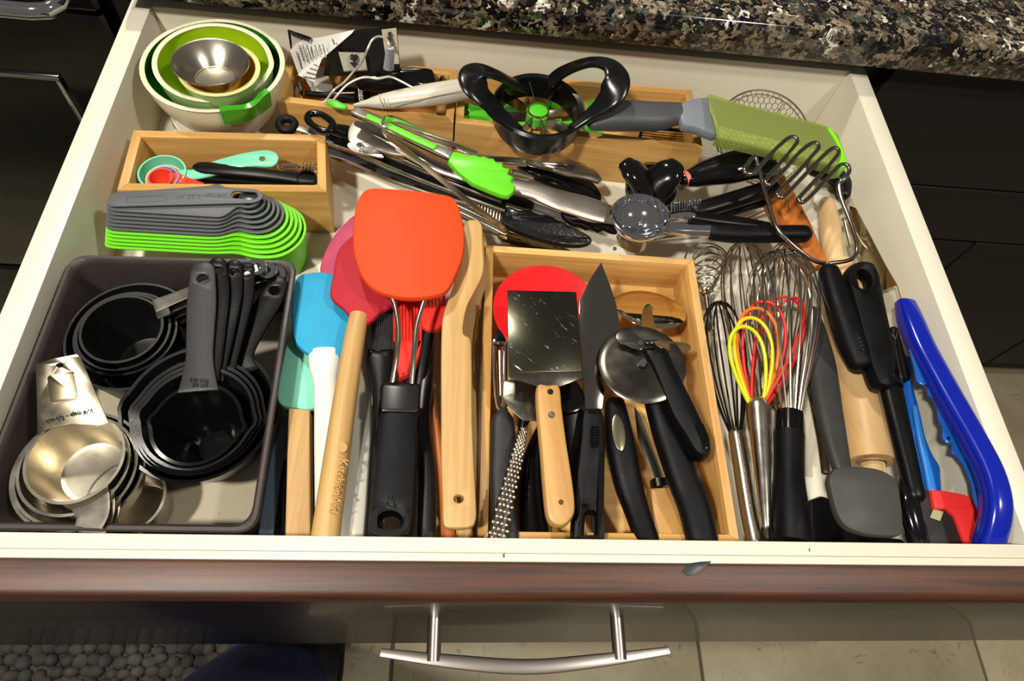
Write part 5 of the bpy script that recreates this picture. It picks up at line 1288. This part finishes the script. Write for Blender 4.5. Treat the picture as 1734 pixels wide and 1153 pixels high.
# ================================================================ RIGHT SIDE
u = thing('potato_masher', 'wire potato masher with zigzag head and black handle', 'masher', P(1400, 400, -.02))
mz = [(1397, 446, -.004), (1376, 440, -.002), (1339, 412, .004), (1315, 385, .008), (1303, 351, .012), (1291, 310, .018), (1280, 268, .026), (1274, 268, .027), (1262, 284, .026), (1262, 292, .025), (1274, 294, .025), (1287, 281, .027), (1310, 256, .028), (1333, 235, .029), (1345, 232, .029), (1350, 239, .029), (1343, 250, .028), (1322, 275, .027), (1300, 300, .026),
      (1296, 308, .026), (1304, 312, .026), (1326, 290, .027), (1350, 262, .028), (1370, 245, .029), (1382, 242, .029), (1386, 250, .029), (1375, 264, .028), (1345, 298, .027), (1318, 324, .026), (1318, 332, .026), (1328, 333, .026), (1350, 310, .027), (1380, 278, .028), (1405, 254, .029), (1416, 251, .029), (1420, 259, .029), (1408, 275, .028), (1380, 306, .027), (1354, 334, .026), (1355, 341, .026), (1364, 340, .026), (1390, 314, .027), (1414, 288, .028), (1424, 279, .029), (1435, 280, .029), (1438, 290, .028), (1430, 302, .026), (1420, 312, .022), (1424, 335, .016), (1440, 376, .008), (1451, 414, .002), (1447, 434, -.001), (1432, 442, -.002), (1403, 446, -.004)]
part('wire_head', MB().tube([P(*p) for p in cr(mz, 4)], .0021, 10), mat('masher_steel', (150, 142, 130), .2, 1), u, 'bent zigzag steel wire')
part('handle', MB().rod([(1404, 462, -.004), (1412, 490, -.004), (1425, 530, -.004), (1441, 575, -.004), (1456, 612, -.005)], [34, 40, 44, 46, 40], [.018, .020, .021, .021, .018], 2.4), RUBBER, u, 'black rubber handle with embossed letters')
for k in range(8): part('embossed_mark', MB().slab(rnd([(1443 + 2.2 * k, 546 + 6.2 * k, .0065), (1449 + 2.2 * k, 545 + 6.2 * k, .0062), (1450 + 2.2 * k, 549 + 6.2 * k, .0060), (1444 + 2.2 * k, 550 + 6.2 * k, .0063)], 1, 2), 0, .0012, .0004), mat('embossed_black', (40, 40, 40), .45), u)
# rolling pin
u = thing('rolling_pin', 'pale wooden rolling pin lying lengthwise at the right', 'rolling pin', P(1450, 600, -.045))
RPW = wood('rolling_pin_maple', (222, 186, 132), (206, 164, 108), 100, .4, .5)
part('barrel', MB().rod([(1418, 452, -.046), (1424, 480, -.046), (1437, 560, -.046), (1456, 670, -.046), (1475, 782, -.046)], [58, 66, 70, 74, 76], None, 2, 28, (0, 0)), RPW, u)
part('handle', MB().rod([(1400, 346, -.036), (1402, 362, -.037), (1406, 390, -.039), (1410, 420, -.042), (1415, 452, -.044)], [26, 31, 35, 33, 32], None, 2, 20), wood('pale_beech', (222, 190, 140), (206, 170, 118), 100, .5), u)
part('handle', MB().rod([(1476, 782, -.046), (1480, 800, -.046), (1486, 830, -.046)], [40, 38, 34], None, 2, 20), wood('pale_beech', (222, 190, 140), (206, 170, 118), 100, .5), u)
part('washer', MB().lathe(P(1475, 785, -.046), [(.010, -.001), (.0125, 0), (.010, .001), (.008, 0)], 28, (P(1475, 782, -.046) - P(1456, 670, -.046)), True), BRUSH, u)
# orange wood block
u = thing('wooden_board', 'orange stained flat wooden board end lying under the masher wires', 'board', P(1350, 370, -.05))
part('board', MB().slab([(1296, 302, -.026), (1314, 278, -.024), (1330, 296, -.024), (1352, 334, -.024), (1376, 380, -.026), (1402, 440, -.028), (1380, 452, -.030), (1345, 400, -.028), (1310, 340, -.026)], 0, .022, .003), ORANGEWOOD(-60), u)
part('wire_staple', MB().tube([P(*p) for p in cr([(1330, 336, -.023), (1336, 342, -.022), (1334, 350, -.022), (1338, 356, -.023)], 4)], .0006, 5), WIRE, u)
# white card on the floor behind
solo('plastic_wrapper', 'crumpled clear plastic wrapper near the back right corner', 'wrapper', MB().slab([(1380, 300, -.060), (1410, 310, -.052), (1436, 318, -.058), (1428, 350, -.056), (1400, 366, -.062), (1378, 340, -.054)], 0, .001, .0003), mat('milky_plastic', (196, 192, 178), .2))
solo('utensil_handle', 'short black grip under the grater cover in the corner', 'handle', MB().rod([(1378, 284, -.040), (1400, 292, -.040), (1424, 306, -.042), (1428, 330, -.046)], [26, 30, 30, 20], [.016] * 4, 3), BLACK)
# low zigzag steel wire behind the ice-cream handle
u = thing('wire_beater', 'flat zigzag steel wire beater lying low behind the ice-cream handle', 'beater', P(1280, 350, -.07))
part('wire', MB().tube([P(*p, -.066) for p in cr([(1225, 368), (1260, 358), (1302, 340), (1306, 350), (1262, 370), (1240, 378), (1250, 380), (1300, 362), (1330, 352)], 4)], .0014, 8), WIRE, u)

# whisks
def whisk(B, A, R, n, r, m_, parent, r0=.004, p=1.0, phase=0.0, name='wire', flat=1.0, seg=22):
    B, A = Vector(B), Vector(A); ax = (A - B); L = ax.length; ax.normalize()
    u_ = ax.cross(Vector((0, 0, 1))).normalized(); v_ = u_.cross(ax)
    for k in range(n):
        a = math.pi * k / n + phase
        d = (u_ * math.cos(a) + v_ * math.sin(a) * flat)
        pts = []
        for i in range(seg + 1):
            ph = math.pi * i / seg
            s_ = math.sin(ph)
            rad = 2 * R * math.cos(ph) * max(s_, 0) ** p + r0 * math.cos(ph) * (1 - s_)
            pts.append(B + ax * (L * s_) + d * rad)
        part(name, MB().tube(pts, r, 6), m_, parent)
def clampz(p): return p
u = thing('spiral_whisk', 'coiled spiral spring whisk beside the square bamboo box corner', 'whisk', P(1195, 470, -.05))
pts = []
for i in range(0, 150):
    t = i / 149; a = t * 2 * math.pi * 8
    y = 500 - 78 * t; rr_ = (.003 + .0135 * math.sin(min(1, t * 1.25) * math.pi * .5)) * (1 if t < .8 else (1 - (t - .8) / .25))
    c = P(1196 + 3 * t, y, -.050)
    pts.append(c + Vector((rr_ * math.cos(a), .25 * rr_ * math.sin(a), rr_ * math.sin(a) * .95)))
part('spring_coil', MB().tube(pts, .0008, 6), WIRE, u)
pts = [P(x, y, -.046) for x, y in cr([(1192, 495), (1176, 470), (1160, 440), (1172, 418), (1200, 412), (1226, 424), (1229, 446), (1212, 475), (1199, 495)], 5)]
part('outer_loop', MB().tube(pts, .0010, 6), WIRE, u)
part('shaft', MB().tube([P(1195, 497, -.052), P(1204, 560, -.056)], .0028, 12), DSTEEL, u)
part('copper_collar', MB().tube([P(1193, 492, -.052), P(1195, 499, -.052)], .0036, 14), mat('copper', (200, 120, 70), .2, 1), u)

u = thing('balloon_whisk', 'largest steel balloon whisk with bulging black rubber handle', 'whisk', P(1336, 720, -.03))
whisk(P(1336, 708, -.030), P(1322, 428, -.022), .0325, 9, .0010, WIRE, u, .009, 1.15, .15)
part('collar', MB().rod([(1336, 700, -.030), (1336, 735, -.030)], [46, 49], None, 2, 24, (0, 0)), GLOSS, u)
part('wire_plug', MB().lathe(P(1336, 700, -.030), [(0, .001), (.0100, .0008), (.0108, 0)], 24, P(1336, 650, -.030) - P(1336, 700, -.030)), DSTEEL, u)
part('handle', MB().rod([(1336, 735, -.030), (1336, 770, -.029), (1336, 805, -.027), (1337, 840, -.025), (1339, 880, -.024), (1340, 918, -.024)], [50, 49, 50, 56, 64, 64], None, 2, 24, (0, 0)), RUBBER, u, 'bulging black rubber handle')
u = thing('steel_whisk', 'plain steel balloon whisk behind the coloured one, loops to the left', 'whisk', P(1275, 600, -.055))
whisk(P(1290, 700, -.056), P(1256, 412, -.050), .0240, 7, .0008, WIRE, u, .005, 1.0, .4)
part('handle', MB().rod([(1290, 698, -.056), (1296, 800, -.054), (1300, 918, -.050)], [16, 18, 18], None, 2, 16), STEEL, u)
u = thing('steel_whisk', 'plain steel whisk lying lowest, loops toward the rolling pin', 'whisk', P(1320, 560, -.06))
whisk(P(1312, 690, -.060), P(1338, 410, -.052), .0250, 7, .0008, WIRE, u, .005, 1.0, .2, flat=.75)
u = thing('wire_whisk', 'whisk with thin black wires and slim steel handle beside the bamboo box', 'whisk', P(1240, 700, -.05))
whisk(P(1246, 738, -.048), P(1216, 512, -.044), .0175, 5, .0010, mat('black_wire', (14, 14, 14), .25), u, .004, .9, .3)
part('handle', MB().rod([(1246, 736, -.048), (1255, 790, -.046), (1266, 860, -.042), (1278, 920, -.038)], [25, 27, 27, 27], None, 2, 20), STEEL, u, 'slim steel tube handle')
u = thing('silicone_whisk', 'whisk with lime, yellow, orange and red coated loops and steel handle', 'whisk', P(1283, 690, -.03))
bs = (1282, 690, -.026)
for nm, c_, (tx, ty), hw, n_, z_, r_ in [('lime', (196, 214, 30), (1257, 553), 29, 1, -.004, .0017), ('yellow', (236, 200, 20), (1272, 538), 31, 1, -.010, .0017), ('orange', (238, 110, 24), (1284, 522), 34, 1, -.014, .0016), ('red', (206, 34, 30), (1300, 511), 34, 1, -.020, .0015), ('red', (206, 34, 30), (1340, 505), 34, 2, -.034, .0014)]:
    B, A = P(*bs), P(tx, ty, z_)
    ax_ = A - B; L = ax_.length; ax_.normalize(); u_ = ax_.cross(Vector((0, 0, 1))).normalized(); v_ = u_.cross(ax_)
    for k in range(n_):
        d = (u_ * math.cos(k * 1.0) + v_ * math.sin(k * 1.0)); R_ = hw * S(tx, ty, z_)
        pts = []
        for i in range(29):
            ph = math.pi * i / 28; s_ = math.sin(ph)
            pts.append(B + ax_ * (L * s_) + d * (2 * R_ * math.cos(ph) * s_ ** .95 * .98 + .005 * math.cos(ph) * (1 - s_)))
        part('coated_loop', MB().tube(pts, r_, 8), mat(nm + '_coating', c_, .4), u, nm + ' silicone coated loop')
part('handle', MB().rod([(1282, 688, -.026), (1286, 740, -.026), (1292, 820, -.026), (1297, 890, -.027)], [38, 34, 26, 16], None, 2, 24), STEEL, u, 'tapered steel handle')
part('hanging_loop', MB().tube([P(1299, 905, -.028) + Vector((.005 * math.cos(a), .006 * math.sin(a), .001)) for a in [2 * math.pi * i / 18 for i in range(18)]], .0011, 8, True), GLOSS, u)
# dark grey spatula
u = thing('spatula', 'charcoal silicone spatula pointing to the front, square rounded head', 'spatula', P(1420, 780, -.02))
part('head', MB().slab([(x, y, .002 - (y - 790) * .00003) for x, y in cr([(1408, 800), (1418, 791), (1440, 788), (1480, 791), (1505, 800), (1521, 816), (1528, 850), (1531, 880), (1530, 902), (1515, 908), (1485, 907), (1456, 902), (1432, 890), (1417, 866), (1408, 832), (1404, 812)], 3, True)], 0, .009, .003), mat('charcoal_head', (58, 56, 50), .5, rvar=(30, .2)), u)
part('handle', MB().rod([(1376, 526, -.040), (1382, 560, -.038), (1392, 620, -.032), (1404, 700, -.020), (1418, 765, -.009), (1426, 796, -.004)], [14, 30, 46, 46, 38, 30], [.010, .014, .016, .015, .012, .010], 2.6), mat('grey_nylon', (50, 49, 47), .42, rvar=(30, .2)), u)
# black slotted turner handle
u = thing('ladle', 'long black utensil with a hanging hole in its rubber grip', 'ladle', P(1500, 640, -.02))
ho = [(1463, 437), (1450, 440), (1440, 450), (1437, 466), (1443, 490), (1458, 545), (1472, 600), (1486, 640), (1500, 652), (1518, 648), (1524, 600), (1512, 545), (1500, 490), (1492, 456), (1482, 441)]
part('grip', MB().slab([(x, y, .004 + (y - 437) * .00001) for x, y in cr(ho, 3, True)], 0, .020, .008, [[(x, y, .0045) for x, y in ell(1465, 470, 11, 14, -12, 18)]]), RUBBER, u, 'black rubber grip with oval hole')
part('ferrule', MB().rod([(1506, 646, -.005), (1508, 656, -.005)], [40, 40], None, 2, 20, (0, 0)), GLOSS, u)
part('shaft', MB().rod([(1507, 652, -.006), (1522, 720, -.007), (1536, 780, -.008), (1549, 838, -.008)], [39, 36, 34, 32], [.014] * 4, 2.3), BLACK, u)
part('bowl_edge', MB().rod([(1532, 812, -.012), (1538, 850, -.010), (1548, 890, -.012), (1556, 920, -.016)], [20, 36, 36, 34], [.010, .014, .014, .014], 2.3), GLB, u, 'glossy curved edge of the ladle bowl')
# steel slotted turner
u = thing('slotted_turner', 'steel slotted turner standing against the right drawer wall', 'turner', P(1490, 440, -.05))
tp = [(1439, 348, -.044), (1450, 352, -.040), (1470, 390, -.034), (1500, 448, -.028), (1520, 482, -.024), (1528, 508, -.024), (1526, 545, -.030), (1517, 574, -.036), (1506, 560, -.044), (1490, 520, -.050), (1462, 450, -.056), (1440, 392, -.056)]
holes = []
for k, (x0, y0, x1, y1) in enumerate([(1447, 384, 1492, 484), (1453, 380, 1500, 484), (1458, 374, 1508, 482)]):
    pass
part('blade', MB().slab(tp, 0, .0014, .0005, [[(x, y, z) for x, y, z in [(1446 + 7 * k, 386 - 3 * k, -.054 + .006 * k), (1449 + 7 * k, 385 - 3 * k, -.053 + .006 * k), (1496 + 6 * k, 492 - 5 * k, -.044 + .005 * k), (1493 + 6 * k, 494 - 5 * k, -.045 + .005 * k)]] for k in range(3)]), mat('turner_steel', (190, 176, 150), .14, 1), u)
part('handle', MB().rod([(1512, 560, -.046), (1520, 600, -.050), (1530, 640, -.054)], [14, 20, 24], [.010] * 3, 3), BLACK, u)
solo('serving_fork', 'thin steel fork tines lying beside the rolling pin handle', 'fork', MB().rod([(1428, 370, -.050), (1440, 420, -.050)], [5, 5], [.002, .002]).rod([(1436, 368, -.050), (1452, 420, -.050)], [5, 5], [.002, .002]).rod([(1426, 372, -.051), (1438, 366, -.051)], [5, 5], [.002, .002]), STEEL)
# blue bow saw knife
BLU = mat('royal_blue_plastic', (6, 28, 150), .2, coat=.3)
u = thing('bow_knife', 'royal blue plastic bow knife with serrated inner blade at the right wall', 'knife', P(1640, 760, -.04))
bp_ = [(1533, 514, -.018), (1542, 545, -.017), (1560, 588, -.015), (1585, 635, -.013), (1613, 686, -.010), (1648, 748, -.006), (1674, 800, -.003), (1686, 846, -.003), (1684, 882, -.008), (1673, 920, -.018)]
part('bow', MB().rod(bp_, [32, 38, 40, 41, 42, 42, 43, 44, 44, 44], [.014] + [.020] * 9, 3.0, 20, (.35, 1)), BLU, u, 'glossy blue curved bow')
bl = [(1540, 590), (1548, 618), (1553, 645), (1563, 652), (1571, 650), (1572, 668), (1580, 674), (1588, 690), (1590, 710), (1597, 722), (1596, 740), (1603, 749), (1614, 752), (1612, 768), (1622, 772), (1634, 788), (1646, 818), (1652, 850), (1660, 866), (1676, 850), (1664, 800), (1640, 750), (1610, 700), (1580, 650), (1560, 610)]
part('serrated_guard', MB().slab(bl, -.016, .0025, .0008), mat('deep_blue_plastic', (24, 84, 168), .25), u, 'darker blue serrated guard')
for (x, y) in ((1566, 657), (1606, 742)): part('rivet', MB().lathe(P(x, y, -.0155), [(0, .001), (.0012, .0008), (.0016, 0)], 12), DSTEEL, u)
u = thing('plastic_grip', 'lighter blue wavy plastic grip between ladle shaft and bow knife', 'grip', P(1575, 770, -.06))
part('grip', MB().slab(cr([(1534, 600, -.052), (1546, 620, -.050), (1552, 660, -.048), (1560, 690, -.046), (1566, 716, -.044), (1572, 742, -.044), (1584, 770, -.044), (1595, 788, -.044), (1597, 806, -.044), (1596, 842, -.044), (1562, 842, -.044), (1556, 800, -.044), (1546, 740, -.046), (1540, 690, -.048)], 3, True), 0, .016, .005), mat('mid_blue_plastic', (20, 88, 178), .28), u)
part('raised_rib', MB().rod([(1549, 690, -.043), (1558, 740, -.040), (1570, 790, -.039), (1578, 830, -.039)], [8, 12, 14, 16], [.005] * 4, 2.4), mat('light_blue_plastic', (42, 120, 204), .28), u)
u = thing('silicone_grip', 'red and black flat silicone grip in the front right corner', 'grip', P(1610, 880, -.05))
part('red_piece', MB().slab(rnd([(1577, 828, -.034), (1605, 831, -.034), (1634, 836, -.034), (1656, 850, -.034), (1668, 868, -.034), (1657, 877, -.034), (1652, 924, -.034), (1637, 924, -.034), (1619, 874, -.034), (1604, 862, -.034), (1583, 861, -.034)], 3), 0, .006, .0018), mat('red_rubber', (224, 46, 46), .45), u, 'red rubber edge')
part('black_piece', MB().slab(rnd([(1555, 828, -.038), (1579, 828, -.038), (1588, 858, -.038), (1618, 866, -.038), (1640, 926, -.038), (1555, 926, -.038)], 3), 0, .006, .0018), DGREY, u)
part('worn_sticker', MB().slab([(1575, 876, -.0372), (1581, 862, -.0372), (1598, 866, -.0372), (1592, 882, -.0372)], 0, .0006), mat('sticker', (160, 156, 116), .6), u, 'worn yellowish sticker')
solo('black_holder', 'black box-shaped holder end between whisk handle and charcoal spatula', 'holder', MB().slab(rnd([(1372, 846, -.056), (1392, 838, -.056), (1420, 848, -.056), (1470, 905, -.054), (1530, 912, -.054), (1540, 926, -.054), (1374, 926, -.054)], 5), 0, .022, .003), BLACK)
solo('metal_skewer', 'slim dark steel rod between whisk handle and charcoal spatula handle', 'rod', MB().rod([(1368, 640, -.066), (1390, 740, -.066), (1398, 800, -.066)], [10, 14, 14], [.004] * 3, 4), mat('dark_rod', (70, 56, 44), .3, .8))
